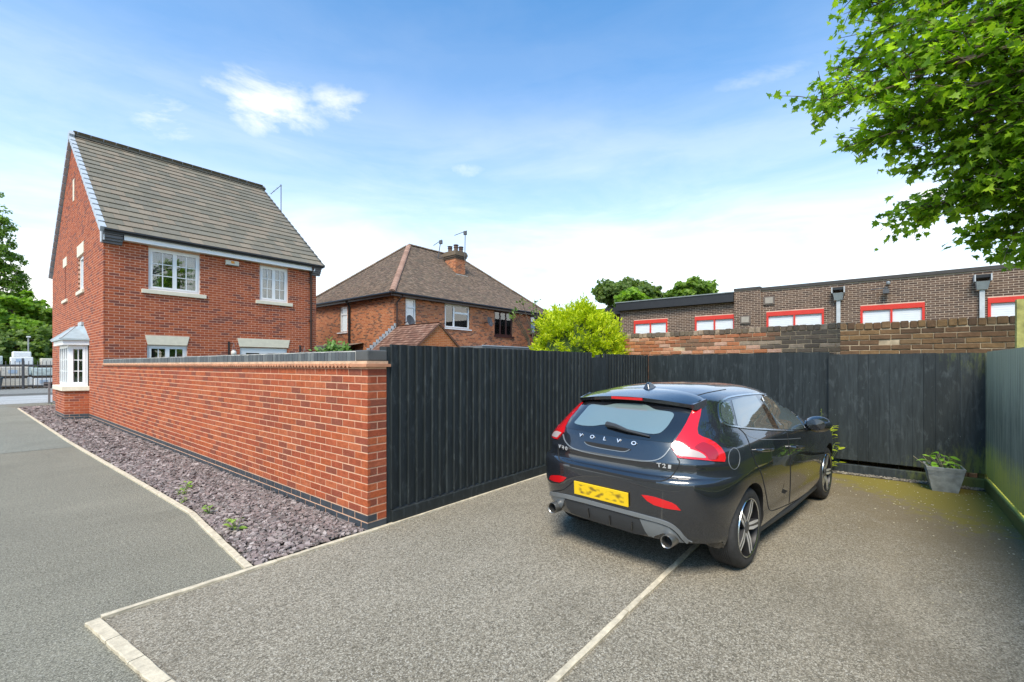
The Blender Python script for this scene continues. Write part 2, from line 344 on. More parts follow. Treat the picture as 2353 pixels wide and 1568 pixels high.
M['black_p'] = simple('black_plastic', (.02,.02,.022), .38, var=.15)
M['brown_p'] = simple('brown_plastic', (.05,.028,.022), .4, var=.15)
M['lead'] = simple('grey_lead_sheet', (.33,.40,.42), .42, var=.1)
M['dark'] = simple('dark_room', (.03,.03,.028), .9, var=.2)
M['curtain_t'] = simple('teal_curtain', (.30,.46,.46), .85, var=.2)
M['curtain_w'] = simple('white_curtain', (.72,.75,.78), .85, var=.08)
M['blind'] = simple('beige_blind', (.42,.39,.27), .85, var=.12)
M['glass'] = glass_mat('window_glass')
M['frost'] = glass_mat('obscured_glass', tint=(.62,.68,.72), f0=.10, see=.08, rough=.12)
M['galv'] = simple('galvanised_steel', (.36,.37,.37), .45, metal=.7, var=.12)
M['grey_m'] = simple('grey_metal', (.12,.12,.125), .45, metal=.5)
M['bark'] = simple('bark', (.11,.085,.06), .95, var=.4, vscale=14, bumps=.9, bscale=30)
# ------------------------------------------------------------------ brickwork
V3 = Vector
def frame(o, u, n): return (V3(o), V3(u), V3(n))
def brick_rows(L, z0, z1, holes=(), bl=.2135, bh=.0632, j=.0118, first=(0.0, -.1125), clip=None, vary=0.0):
    out = []; pitch = bh+j; k = 0; z = z0
    while z+bh*.7 <= z1:
        zt = min(z+bh, z1); u = first[k % len(first)]
        lo, hi = (0, L) if clip is None else clip(zt)
        while u < hi:
            b = bl*(1+(R_.uniform(-vary, vary) if vary else 0)); segs = [(max(u, lo), min(u+b, hi))]
            for (h0, h1, g0, g1) in holes:
                if min(zt, g1)-max(z, g0) > .3*bh:
                    ns = []
                    for a, c in segs:
                        if h1 <= a or h0 >= c: ns.append((a, c)); continue
                        if a < h0-.012: ns.append((a, h0))
                        if c > h1+.012: ns.append((h1, c))
                    segs = ns
            out += [(a, c, z, zt) for a, c in segs if c-a > .025]
            u += b+j
        z += pitch; k += 1
    return out
_bm = {}
def brick_mesh(w, h, p, ch, mat, nm='brick'):
    key = (round(w, 3), round(h, 3), p, mat.name, nm)
    if key not in _bm:
        V, F = brick_template(); S = np.array([(w/2, 1, h/2)])
        _bm[key] = mesh_np(nm, brick_verts(V, np.array([[w, h]]), p, ch)[0], F, mat)
    return _bm[key]
def brick_template():
    V = np.array([(sx, 0, sz) for sz in (-1, 1) for sx in (-1, 1)]+[(sx, 1, sz) for sz in (-1, 1) for sx in (-1, 1)]+[(sx, 2, sz) for sz in (-1, 1) for sx in (-1, 1)], float)
    F = []
    for a in (0, 4):
        for q in ((0, 1), (1, 3), (3, 2), (2, 0)): F.append((a+q[0], a+4+q[0], a+4+q[1], a+q[1]))
    F.append((8, 10, 11, 9)); return V, np.array(F)
def brick_verts(T, wh, p, ch):
    n = len(wh); P = np.zeros((n, 12, 3))
    for i, (sx, l, sz) in enumerate(T):
        c = ch if l == 2 else 0
        P[:, i, 0] = sx*(wh[:, 0]/2-c); P[:, i, 2] = sz*(wh[:, 1]/2-c); P[:, i, 1] = -.03 if l == 0 else (p-ch*.8 if l == 1 else p)
    return P
def lay(part, fr, rects, mat, n_ind=0, p=.003, ch=.0018, name='brick', rest='brickwork', ok=None, jit=.0009):
    """bricks on a wall face: the n_ind that show largest become objects of their own, the others one joined part"""
    o, u, n = fr; sc = []
    for i, (a, b, z0, z1) in enumerate(rects):
        c = o+u*((a+b)/2)+V3((0, 0, (z0+z1)/2)); vis = in_view(c) and (ok is None or ok(c))
        sc.append(((b-a)*(z1-z0)/depth(c)**2*abs(n.dot(c.normalized())) if vis else 0, i))
    sc.sort(reverse=True); pick = {i for s, i in sc[:n_ind] if s > 0}
    up = u if u.cross(n).z > 0 else -u
    mw = Matrix(((up.x, n.x, 0, 0), (up.y, n.y, 0, 0), (up.z, n.z, 1, 0), (0, 0, 0, 1)))
    others = []
    for i, (a, b, z0, z1) in enumerate(rects):
        if i in pick:
            me = brick_mesh(b-a, z1-z0, p, ch, mat, name); q = bpy.data.objects.new(name, me); COL.objects.link(q)
            c = o+u*((a+b)/2)+V3((0, 0, (z0+z1)/2))+n*R_.uniform(-jit, jit)
            q.parent = part; m = mw.copy(); m.translation = c; q.matrix_basis = m @ Matrix.Rotation(R_.uniform(-1, 1)*jit*2, 4, 'Z')
        else: others.append((a, b, z0, z1))
    if others:
        A = np.array(others); T, F = brick_template()
        P = brick_verts(T, np.stack([A[:, 1]-A[:, 0], A[:, 3]-A[:, 2]], 1), p, ch)
        P[:, 4:, 1] += NR.uniform(-jit, jit, (len(A), 1))
        cu = (A[:, 0]+A[:, 1])/2; cz = (A[:, 2]+A[:, 3])/2
        W = np.array(o)[None, None]+P[:, :, :1]*np.array(up)+P[:, :, 1:2]*np.array(n)+P[:, :, 2:]*np.array((0, 0, 1.0))
        W += (cu[:, None]*np.array(u))[:, None]; W[:, :, 2] += cz[:, None]
        FF = (F[None]+(np.arange(len(A))*12)[:, None, None]).reshape(-1, 4)
        ob = link(rest, mesh_np(rest, W.reshape(-1, 3), FF, mat), part); ob['kind'] = 'stuff'
def slab(mb, fr, L, z0, z1, holes=(), dep=.12, u0=0.0):
    """mortar face at n = 0 with window openings and their reveals"""
    o, u, n = fr; P = lambda a, d, z: o+u*a+n*d+V3((0, 0, z))
    us = sorted({u0, L, *[h[0] for h in holes], *[h[1] for h in holes]}); zs = sorted({z0, z1, *[h[2] for h in holes], *[h[3] for h in holes]})
    us = [a for a in us if u0 <= a <= L]; zs = [a for a in zs if z0 <= a <= z1]
    for a, b in zip(us, us[1:]):
        for c, d in zip(zs, zs[1:]):
            mu, mz = (a+b)/2, (c+d)/2
            if any(h[0] < mu < h[1] and h[2] < mz < h[3] for h in holes): continue
            mb.add([P(a,0,c), P(b,0,c), P(b,0,d), P(a,0,d)], [(0,1,2,3)])
    for (a, b, c, d) in holes:
        for q in (((a,c),(b,c)), ((b,c),(b,d)), ((b,d),(a,d)), ((a,d),(a,c))):
            mb.add([P(q[0][0],0,q[0][1]), P(q[1][0],0,q[1][1]), P(q[1][0],-dep,q[1][1]), P(q[0][0],-dep,q[0][1])], [(0,1,2,3)])
def room(mb, fr, a, b, c, d, n0=-.12, n1=-1.3):
    o, u, n = fr; P = lambda x, y, z: o+u*x+n*y+V3((0, 0, z)); a -= .25; b += .25; c -= .25; d += .1
    mb.add([P(a,n1,c),P(b,n1,c),P(b,n1,d),P(a,n1,d)], [(0,1,2,3)])
    for q in (((a,c),(b,c)), ((b,c),(b,d)), ((b,d),(a,d)), ((a,d),(a,c))):
        mb.add([P(q[0][0],n0,q[0][1]), P(q[1][0],n0,q[1][1]), P(q[1][0],n1,q[1][1]), P(q[0][0],n1,q[0][1])], [(0,1,2,3)])
def window(root, fr, a, b, c, d, lights, bars=None, rec=.05, fw=.055, sash=.05, frame_m=None, glass='glass', sub=None, label=None, trans=None):
    """lights: list of fractions of the width; bars=(cols, rows) glazing bars in each light; trans: transom height fraction per light"""
    fm = frame_m or M['white']; mb = MB(); pn = []; n0, n1 = -rec-.06, -rec
    mb.fbox(fr, a, b, n0, n1, c, c+fw); mb.fbox(fr, a, b, n0, n1, d-fw, d); mb.fbox(fr, a, a+fw, n0, n1, c+fw, d-fw); mb.fbox(fr, b-fw, b, n0, n1, c+fw, d-fw)
    x = a+fw; tot = b-a-2*fw
    for i, fr_ in enumerate(lights):
        w = tot*fr_; x0, x1 = x, x+w; x += w
        cells = [(c+fw, d-fw)]
        if trans and trans[i]: zt = c+fw+(d-c-2*fw)*trans[i]; cells = [(c+fw, zt), (zt, d-fw)]
        for z0, z1 in cells:
            q0, q1 = -rec-.05, -rec+.012
            mb.fbox(fr, x0, x1, q0, q1, z0, z0+sash); mb.fbox(fr, x0, x1, q0, q1, z1-sash, z1)
            mb.fbox(fr, x0, x0+sash, q0, q1, z0+sash, z1-sash); mb.fbox(fr, x1-sash, x1, q0, q1, z0+sash, z1-sash)
            g0, g1, h0, h1 = x0+sash, x1-sash, z0+sash, z1-sash; bc, br = bars or (1, 1)
            for k in range(1, bc): m = g0+(g1-g0)*k/bc; mb.fbox(fr, m-.011, m+.011, -rec-.03, -rec-.004, h0, h1)
            for k in range(1, br): m = h0+(h1-h0)*k/br; mb.fbox(fr, g0, g1, -rec-.031, -rec-.005, m-.011, m+.011)
            for ci in range(bc):
                for ri in range(br):
                    pn.append((g0+(g1-g0)*ci/bc, g0+(g1-g0)*(ci+1)/bc, h0+(h1-h0)*ri/br, h0+(h1-h0)*(ri+1)/br))
    w = mb.build('window', fm, root)
    if label: w['label'] = label
    for (p0, p1, r0, r1) in pn: MB().fbox(fr, p0+.004, p1-.004, -rec-.026, -rec-.020, r0+.004, r1-.004).build('pane', M[glass], w)
    return w
def drape(w, fr, a, b, c, d, mat, n=-.2, waves=7, amp=.02, skew=0.0):
    mb = MB(); o, u, nn = fr; k = waves*6; P = []
    for i in range(k+1):
        t = i/k; off = n+amp*math.sin(t*waves*2*math.pi)
        for z, s in ((c, skew), (d, 0)): P.append(o+u*(a+(b-a)*t+s)+nn*off+V3((0, 0, z)))
    mb.add(P, [(2*i, 2*i+2, 2*i+3, 2*i+1) for i in range(k)]); return mb.build('curtain', mat, w, True)

# ------------------------------------------------------------------ ground
def sheet(name, poly, z, mat, kind='structure'):
    mb = MB(); mb.add([(x, y, z) for x, y in poly], [tuple(range(len(poly)))]); o = mb.build(name, mat)
    if o.data.polygons[0].normal.z < 0: o.data.flip_normals()
    o['kind'] = kind; return o
sheet('ground', [(-700,-700),(900,-700),(900,900),(-700,900)], -.012, M['grass'])
sheet('driveway', [(-14,-8),(1.2,-8),(1.2,-1.10),(8.40,-1.10),(8.40,3.90),(2.50,3.90),(2.50,27.6),(-14,27.6)], 0.0, M['drive'])
sheet('parking_bay', [(.60,3.83),(.60,2.9),(1.05,-1.06),(8.28,-1.06),(8.28,.60),(9.10,3.83)], .004, M['bay'])
sheet('driveway_entrance', [(-14,12.6),(-3,12.75),(1.50,12.3),(1.48,24.5),(1.0,27.6),(-14,27.6)], .004, M['drive2'])
sheet('road', [(-60,27.5),(90,27.5),(90,34.5),(-60,34.5)], .008, M['road'])
lane = MB()
for x in (-12, -6, 0, 6, 12): lane.add([(x,30.9,.012),(x+3,30.9,.012),(x+3,31.02,.012),(x,31.02,.012)], [(0,1,2,3)])
o = lane.build('lane_marking', M['white']); o['kind'] = 'structure'
o = MB().box(-60, 90, 34.5, 60, -.3, .11).build('far_pavement', M['pave']); o['kind'] = 'structure'
o = MB().box(-60, 90, 34.38, 34.497, -.3, .125).build('far_kerb', simple('far_kerb_stone', (.22,.22,.21), .9)); o['kind'] = 'structure'
def edging(name, pts, w, label=None, ln=.92, h=.022, z=.0):
    o = thing(name, (pts[0][0], pts[0][1], 0), None, None); o['kind'] = 'structure'
    for a, b in zip(pts, pts[1:]):
        a, b = V3((*a, 0)), V3((*b, 0)); d = (b-a); L = d.length; d.normalize(); s = V3((-d.y, d.x, 0)); k = max(1, round(L/ln))
        for i in range(k):
            t0, t1 = L*i/k+.004, L*(i+1)/k-.004; mb = MB(); m = 7; P = []
            for z_, ins in ((-.05, 0), (h-.004, 0), (h, .004)):
                ring = [a+d*(t0+(t1-t0)*q/m)+s*(-w/2+ins+R_.uniform(-.0035, .0035)) for q in range(m+1)]+[a+d*(t1-(t1-t0)*q/m)+s*(w/2-ins+R_.uniform(-.0025, .0025)) for q in range(m+1)]
                P += [p+V3((0, 0, z_)) for p in ring]
            n = 2*m+2; F = [tuple(range(2*n, 3*n))]
            for l in (0, n): F += [(l+q, l+(q+1) % n, l+n+(q+1) % n, l+n+q) for q in range(n)]
            mb.add(P, F).build('edging_stone', M['concrete'], o)
    return o
edging('bay_edging', [(.585,3.855),(2.75,3.84),(9.1,3.83)], .045)
edging('bay_front_edging', [(.545,3.835),(.665,2.80),(1.02,-.3)], .072, ln=.40)
edging('bay_divider_edging', [(.95,1.30),(8.2,1.285)], .038)
edging('bed_edging', [(1.47,3.88),(1.53,4.7),(1.62,5.8),(1.60,7.4),(1.50,13.0),(1.46,24.5)], .055)
edging('bed_end_edging', [(1.49,24.55),(2.50,25.2)], .05)
# slate bed
sheet('slate_bed', [(1.5,3.86),(1.655,5.8),(1.5,24.5),(2.5,25.2),(2.54,3.86)], .006, M['soil'])
def bed_x0(y): return np.interp(y, [3.87, 4.7, 5.8, 7.4, 13, 24.5], [1.50, 1.565, 1.655, 1.635, 1.535, 1.50])
def slates():
    ys = [];
    def samp(y0, y1, den): return NR.uniform(y0, y1, int((y1-y0)*1.03*den))
    Y = np.concatenate([samp(3.88, 6, 2000), samp(6, 9.5, 1500), samp(9.5, 15, 900), samp(15, 25, 420)]); n = len(Y)
    X0 = bed_x0(Y)+.012; X1 = np.full(n, 2.522); X1 = np.where((Y > 18.2) & (Y < 20.7), 2.0, X1)
    X = X0+(X1-X0)*NR.random(n)
    s = NR.gamma(6, .0046, n).clip(.011, .052)*np.interp(Y, [4, 10, 25], [.92, 1.2, 1.8]); k = 6
    ang = np.sort(NR.random((n, k)), 1)*.25+np.arange(k)/k; ang = ang*2*np.pi; rr = s[:, None]*NR.uniform(.62, 1.1, (n, k)); asp = NR.uniform(.45, .85, n)
    lx = rr*np.cos(ang); ly = rr*np.sin(ang)*asp[:, None]; th = NR.uniform(.005, .014, n)
    V = np.zeros((n, 2*k, 3)); V[:, :k, 0] = lx; V[:, :k, 1] = ly; V[:, k:, 0] = lx*.94; V[:, k:, 1] = ly*.94; V[:, k:, 2] = th[:, None]
    a = NR.uniform(0, 2*np.pi, n); tx = NR.normal(0, .26, n); ty = NR.normal(0, .26, n)
    z = V[:, :, 2]+V[:, :, 0]*tx[:, None]+V[:, :, 1]*ty[:, None]
    x = V[:, :, 0]*np.cos(a)[:, None]-V[:, :, 1]*np.sin(a)[:, None]; y = V[:, :, 0]*np.sin(a)[:, None]+V[:, :, 1]*np.cos(a)[:, None]
    mound = .022*np.sin(np.clip((X-X0)/(X1-X0), 0, 1)*np.pi)+.010
    hz = mound*NR.uniform(.35, 1.0, n)+.008
    W = np.stack([X[:, None]+x, Y[:, None]+y, hz[:, None]+z], 2).reshape(-1, 3)
    F = []; B = np.arange(n)*2*k
    q = [(i, (i+1) % k, k+(i+1) % k, k+i) for i in range(k)]+[(k, k+1, k+2, k+5), (k+2, k+3, k+4, k+5)]
    FF = (np.array(q)[None]+B[:, None, None]).reshape(-1, 4)
    return mesh_np('slate_chippings', W, FF, M['slate'])
tag(link('slate_chippings', slates()), 'plum grey slate chippings covering the bed along the wall', 'slate', kind='stuff')
# gravel strip at the foot of the back fence
sheet('gravel_margin', [(8.27,-1.02),(8.43,-1.02),(8.43,.66),(9.35,3.8),(9.1,3.82),(8.27,.62)], .005, M['soil'])
def pebbles(name, n, fn, r0, r1, mat, label, cat):
    base = [(1,0,-.3),(.3,.9,-.3),(-.8,.55,-.3),(-.8,-.55,-.3),(.3,-.9,-.3),(.65,.3,.55),(-.15,.6,.55),(-.6,0,.5),(-.1,-.6,.55),(.6,-.4,.5)]
    T = np.array(base); Q = [(i, (i+1) % 5, 5+(i+1) % 5, 5+i) for i in range(5)]
    P = np.array([fn() for _ in range(n)]); s = NR.uniform(r0, r1, n); a = NR.uniform(0, 6.28, n)
    jit = NR.uniform(.7, 1.2, (n, 10, 1)); V = T[None]*jit*s[:, None, None]; V[:, :, 2] *= .7
    x = V[:, :, 0]*np.cos(a)[:, None]-V[:, :, 1]*np.sin(a)[:, None]; y = V[:, :, 0]*np.sin(a)[:, None]+V[:, :, 1]*np.cos(a)[:, None]
    W = np.stack([x, y, V[:, :, 2]], 2)+P[:, None]; B = (np.arange(n)*10)[:, None, None]
    F = np.concatenate([(np.array(Q)[None]+B).reshape(-1, 4), (np.array([(5,6,7,8)])[None]+B).reshape(-1, 4), (np.array([(5,8,9,5)])[None]+B).reshape(-1, 4)[:0]])
    return tag(link(name, mesh_np(name, W.reshape(-1, 3), F, mat)), label, cat, kind='stuff')
def grav():
    t = R_.random()
    if t < .45: return (R_.uniform(8.29, 8.41), R_.uniform(-1.0, .62), R_.uniform(.008, .02))
    y = R_.uniform(.62, 3.7); return (8.33+(y-.62)*.26+R_.uniform(-.06, .07), y, R_.uniform(.008, .02))
pebbles('gravel', 1500, grav, .008, .020, brick_mat('gravel_stone', [(.30,.27,.22),(.22,.20,.17),(.38,.34,.28),(.16,.14,.11)]), 'strip of loose gravel at the foot of the dark back fence', 'gravel')
# fallen seeds and petals on the mossy tarmac
def litter():
    while True:
        x, y = 8.25-abs(R_.gauss(0, 1.5)), -1.0+abs(R_.gauss(0, 1.0))
        if .9 < x < 8.2 and -1.0 < y < 3.6 and not (3.2 < x and .9 < y): return (x, y, .008)
pebbles('fallen_petals', 300, litter, .002, .009, simple('dry_petal', (.46,.41,.29), .9, var=.2, vscale=40), 'pale fallen petals and seeds scattered on the mossy tarmac', 'petals')

# ------------------------------------------------------------------ garden wall with blue brick coping
WX, WY0, HY = 2.53, 3.875, 16.30
gw = thing('garden_wall', (2.64, 10.0, 0), 'long low red brick garden wall with blue brick coping beside the slate bed', 'wall')
fx = frame((WX, WY0, 0), (0,1,0), (-1,0,0)); fe = frame((WX, WY0, 0), (1,0,0), (0,-1,0))
core = MB().box(WX, WX+.215, WY0, HY, -.1, 1.60).build('mortar_core', M['wmortar'], gw)
LW = HY-WY0; C75 = .075
rx, re_, bx, be = [], [], [], []
for k in range(21):
    z0 = .012+k*C75; z1 = z0+.063; even = k % 2 == 0; u = -.0035; seq = []
    first = .1025+.0035 if even else .215+.0035
    seq.append((u, u+first)); u += first+.011
    while u < LW: seq.append((u, min(u+.215, LW))); u += .226
    ends = [(.0, .215)] if even else [(.0, .1025), (.1125, .215)]
    (bx if k < 2 else rx).extend([(a, b, z0, z1) for a, b in seq if b-a > .03])
    for i, (a, b) in enumerate(ends): (be if k == 0 or (k == 1 and i == 0) else re_).append((a, b, z0, z1))
lay(core, fx, rx, M['wbrick'], 258, p=.0035, ch=.002); lay(core, fe, re_, M['wbrick'], 42, p=.0035, ch=.002, rest='end_brickwork')
lay(core, fx, bx, M['blue'], 90, p=.0035, ch=.002, name='blue_brick', rest='blue_plinth'); lay(core, fe, be, M['blue'], 4, p=.0035, ch=.002, name='blue_brick')
MB().box(WX-.012, WX+.227, WY0-.012, HY, 1.625, 1.655).build('mortar_bed', M['flaunch'], gw)
ct = []
for i in range(42):                                    # wavy clay creasing tiles under the coping
    y0 = WY0-.03+i*.2965; y1 = min(y0+.2935, HY)
    mb = MB(); P = []; k = 18 if i else 18
    for q in range(k+1):
        y = y0+(y1-y0)*q/k; zb = 1.597+.013*math.cos((y-y0)/.0742*2*math.pi)*(1 if i else .0)
        for xx in (WX-.034, WX+.249): P += [(xx, y, zb), (xx, y, zb+.020 if i else 1.626)]
    F = []
    for q in range(k):
        b = q*4; F += [(b, b+4, b+5, b+1), (b+2, b+3, b+7, b+6), (b, b+2, b+6, b+4), (b+1, b+5, b+7, b+3)]
    F += [(0, 1, 3, 2), (k*4, k*4+2, k*4+3, k*4+1)]
    mb.add(P, F).build('creasing_tile', M['creasing'], gw)
y = WY0-.008; w0 = .215
e = MB().box(WX-.006, WX+.221, y, y+w0, 1.655, 1.762).build('coping_end_block', simple('blue_coping_block', (.085,.085,.082), .55, var=.15), gw); bevel_obj(e, .012)
y += w0+.008; cop = []
while y < HY-.02: cop.append(y); y += .0745
cm = MB().box(-.1135, .1135, 0, .0660, 0, .105).mesh('coping_brick', M['coping'])
bmc = bmesh.new(); bmc.from_mesh(cm); bmesh.ops.bevel(bmc, geom=[e for e in bmc.edges if all(v.co.z > .05 for v in e.verts)], offset=.012, segments=2, affect='EDGES'); bmc.to_mesh(cm); bmc.free()
for y in cop:
    q = bpy.data.objects.new('coping_brick', cm); COL.objects.link(q); put(q, gw); q.location = (WX+.1075+R_.uniform(-.002, .002), y, 1.655+R_.uniform(-.002, .003)); q.rotation_euler = (0, R_.uniform(-.01, .01), R_.uniform(-.02, .02))
MB().box(WX, WX+.215, WY0+.2, HY, 1.655, 1.756).build('coping_joints', simple('coping_mortar', (.55,.53,.48), .95), gw)

# ------------------------------------------------------------------ new red brick house
HX1, HYB, EAV = 8.47, 26.45, 5.12
hs = thing('red_brick_house', (5.5, 21.4, 0), 'modern red brick detached house with grey flat tiled roof and white windows', 'house')
fg = frame((WX, HY, 0), (0,1,0), (-1,0,0)); fb = frame((WX, HY, 0), (1,0,0), (0,-1,0))
LG = HYB-HY; LB = HX1-WX; RIDGE = 9.38; RM = LG/2
gw_h = [(19.30-HY, 20.22-HY, 3.97, 5.09)]
rear_h = [(3.50-WX, 4.77-WX, 3.775, 4.985), (6.50-WX, 7.44-WX, 3.79, 4.985), (3.47-WX, 4.44-WX, .95, 2.185), (5.89-WX, 7.42-WX, .05, 2.20)]
mb = MB(); slab(mb, fg, LG, -.1, EAV, gw_h); slab(mb, fb, LB, -.1, EAV, rear_h)
P = lambda a, z: fg[0]+fg[1]*a+V3((0, 0, z))
mb.add([P(0, EAV), P(LG, EAV), P(RM, RIDGE-.05)], [(0,1,2)])
hw = mb.build('wall', M['hmortar'], hs)
mb = MB(); mb.add([(HX1,HY,-.1),(HX1,HYB,-.1),(HX1,HYB,EAV),(HX1,HY+RM,RIDGE-.05),(HX1,HY,EAV)], [(0,1,2,3,4)]); mb.add([(WX,HYB,-.1),(HX1,HYB,-.1),(HX1,HYB,EAV),(WX,HYB,EAV)], [(0,1,2,3)])
mb.build('far_wall', M['hbrick'], hs)
clipg = lambda z: (0, LG) if z <= EAV else ((z-EAV)*RM/(RIDGE-.05-EAV), LG-(z-EAV)*RM/(RIDGE-.05-EAV))
bay_hole = (18.36-HY, 20.75-HY, -.1, 2.25)
rg = brick_rows(LG, .16, RIDGE-.1, gw_h+[bay_hole, (20.98-HY, 21.22-HY, 7.12, 7.84)], clip=clipg)
rg = [(a-.006 if a < .001 else a, b, c, d) for a, b, c, d in rg]
rb = brick_rows(LB, .16, EAV-.05, rear_h, first=(-.1125, 0.0))
lay(hw, fb, rb, M['hbrick'], 200, ok=lambda c: c.z > 1.85); lay(hw, fg, rg, M['hbrick'], 100, rest='gable_brickwork')
lay(hw, fg, brick_rows(LG, .012, .15, [bay_hole]), M['blue'], 0, name='blue_brick', rest='gable_plinth')
mb = MB()
for h in rear_h: room(mb, fb, *h)
for h in gw_h: room(mb, fg, *h)
mb.build('room', M['dark'], hs)
a, b, c, d = rear_h[0]
w = window(hs, fb, a, b, c, d, [.5, .5], (2, 3)); drape(w, fb, a+.08, a+.34, c, d, M['curtain_t'], -.18, 5, skew=-.06); drape(w, fb, b-.36, b-.05, c, d, M['curtain_w'], -.18, 5)
a, b, c, d = rear_h[1]
w = window(hs, fb, a, b, c, d, [.5, .5], (2, 3)); drape(w, fb, a+.05, b-.05, c, d, M['curtain_w'], -.17, 9)
a, b, c, d = rear_h[2]; w = window(hs, fb, a, b, c, d, [.5, .5], (2, 2)); drape(w, fb, b-.28, b-.06, c, d, M['blind'], -.18, 4)
a, b, c, d = rear_h[3]; w = window(hs, fb, a, b, c, d, [.5, .5], (1, 1), sash=.14); w['label'] = 'white glazed patio double door'
a, b, c, d = gw_h[0]; w = window(hs, fg, a, b, c, d, [1.0], (1, 1), glass='frost')
for (a, b, z0, z1) in ((3.34, 4.93, 3.655, 3.772), (6.37, 7.59, 3.67, 3.787)): bevel_obj(MB().fbox(fb, a-WX, b-WX, -.05, .055, z0, z1).build('sill', M['cream'], hs), .008)
bevel_obj(MB().fbox(fg, 19.16-HY, 20.36-HY, -.05, .055, 3.855, 3.967).build('sill', M['cream'], hs), .008)
bevel_obj(MB().fbox(fg, 22.40-HY, 23.55-HY, -.05, .05, 3.855, 3.96).build('sill', M['cream'], hs), .008)
for (a, b, z0, z1) in ((3.42, 4.49, 2.19, 2.46), (5.81, 7.50, 2.205, 2.485)):
    a -= WX; b -= WX; MB().fprism(fb, [(a+.06, z0), (b-.06, z0), (b, z1), (a, z1)], -.03, .022).build('lintel', M['cream'], hs)
MB().fbox(fg, 19.20-HY, 20.38-HY, -.03, .02, 5.10, 5.45).build('lintel', M['cream'], hs)
MB().fbox(fg, 22.58-HY, 23.42-HY, -.03, .02, 5.16, 5.48).build('lintel', M['cream'], hs)
MB().fbox(fg, 22.93-HY, 22.98-HY, -.03, .012, 3.96, 5.16).build('movement_joint', simple('joint_sealant', (.13,.05,.04), .9), hs)
MB().fbox(fg, 20.98-HY, 21.22-HY, -.03, .018, 7.12, 7.84).build('gable_slit_panel', M['cream'], hs)
# roof: laid tile by tile
OV = .25; E0 = V3((0, HY-OV, 5.24)); RT0 = V3((0, HY+RM, 9.40)); sl = (RT0-E0); SL = sl.length; sd = sl.normalized(); sn = V3((0, -sd.z, sd.y))
X0r, X1r = WX-.05, HX1+.18; GA = .346; NRW = int(SL/GA)+1
rfp = MB()
for sgn in (1, -1):
    f2 = lambda p: p if sgn == 1 else V3((p.x, 2*(HY+RM)-p.y, p.z))
    q = [f2(V3((x, p.y, p.z))-sn*0.0) for x, p in ((X0r+.03, E0), (X1r-.03, E0), (X1r-.03, RT0), (X0r+.03, RT0))]
    q2 = [p-V3((0, 0, .08)) for p in q]; rfp.add(q+q2, [(0,1,2,3),(7,6,5,4),(0,4,5,1),(1,5,6,2),(2,6,7,3),(3,7,4,0)])
roof = rfp.build('roof', simple('roof_felt', (.05,.05,.05), .9), hs)
TW = .332; tcache = {}
def tile_mesh(w):
    k = round(w, 3)
    if k not in tcache:
        mb = MB(); L = .40; mb.add([(-w/2,0,.022),(w/2,0,.022),(w/2,L,-.012),(-w/2,L,-.012),(-w/2,0,-.004),(w/2,0,-.004)], [(0,1,2,3),(0,4,5,1),(0,3,4),(1,5,2)])
        tcache[k] = mb.mesh('roof_tile', M['tile'])
    return tcache[k]
mt = Matrix(((1,0,0,0),(0,sd.y,sn.y,0),(0,sd.z,sn.z,0),(0,0,0,1)))
cand = []; 
for r in range(NRW):
    x = X0r-(TW/2 if r % 2 else 0)
    while x < X1r-.02:
        a, b = max(x, X0r+.05), min(x+TW-.004, X1r-.05)
        if b-a > .05: cand.append((r, a, b))
        x += TW
def tile_pt(r, x): p = E0+sd*(r*GA)+sn*(.018); return V3((x, p.y, p.z))
cand.sort(key=lambda c: depth(tile_pt(c[0], (c[1]+c[2])/2)))
for c in cand[:300]:
    q = bpy.data.objects.new('roof_tile', tile_mesh(c[2]-c[1])); COL.objects.link(q); q.parent = roof
    m = mt.copy(); m.translation = tile_pt(c[0], (c[1]+c[2])/2)+sn*R_.uniform(0, .003); q.matrix_basis = m
mb = MB()
for sgn, lst in ((1, cand[300:]), (-1, cand)):
    for (r, a, b) in lst:
        me = tile_mesh(b-a); c = tile_pt(r, (a+b)/2); vs = [mt.to_3x3() @ v.co+c for v in me.vertices]
        if sgn == -1: vs = [V3((v.x, 2*(HY+RM)-v.y, v.z)) for v in vs]
        mb.add(vs, [tuple(p.vertices) for p in me.polygons])
o = link('roof_tiling', mb.mesh('roof_tiling', M['tile'], fix=False), roof); o['kind'] = 'stuff'
vm = MB().box(-.055, .075, 0, GA*.97, -.10, .045).mesh('verge_cap', M['verge']); vm2 = MB().box(-.03, .06, 0, GA*.97, -.06, .040).mesh('verge_cap', simple('dark_verge', (.10,.095,.08), .7))
for x in (X0r, X1r-.03):
    for sgn in (1, -1):
        for r in range(NRW):
            q = bpy.data.objects.new('verge_cap', vm if x < 4 else vm2); COL.objects.link(q); q.parent = roof
            m = mt.copy(); p = E0+sd*(r*GA); m.translation = V3((x, p.y, p.z+.01))
            m = m @ Matrix.Rotation(rad(-5.0), 4, 'X')
            if sgn == -1: m = Matrix.Translation((0, 2*(HY+RM), 0)) @ Matrix.Scale(-1, 4, (0,1,0)) @ m
            q.matrix_basis = m
rk = MB(); rk.add([(0,.115*math.cos(a),.115*math.sin(a)-.02) for a in [math.pi*i/8 for i in range(9)]]+[(.44,.11*math.cos(a),.11*math.sin(a)-.025) for a in [math.pi*i/8 for i in range(9)]], [(i,i+1,10+i,9+i) for i in range(8)]+[tuple(range(9)), tuple(range(9,18))])
rme = rk.mesh('ridge_tile', M['ridge'])
x = X0r
while x < X1r-.2:
    q = bpy.data.objects.new('ridge_tile', rme); COL.objects.link(q); q.parent = roof; q.location = (x, HY+RM, 9.415); x += .448
MB().box(WX+.40, HX1-.14, HY-.20, HY-.18, 5.03, 5.25).box(WX+.40, HX1-.14, HY-.18, HY+.02, 5.03, 5.05).build('fascia', M['white'], hs)
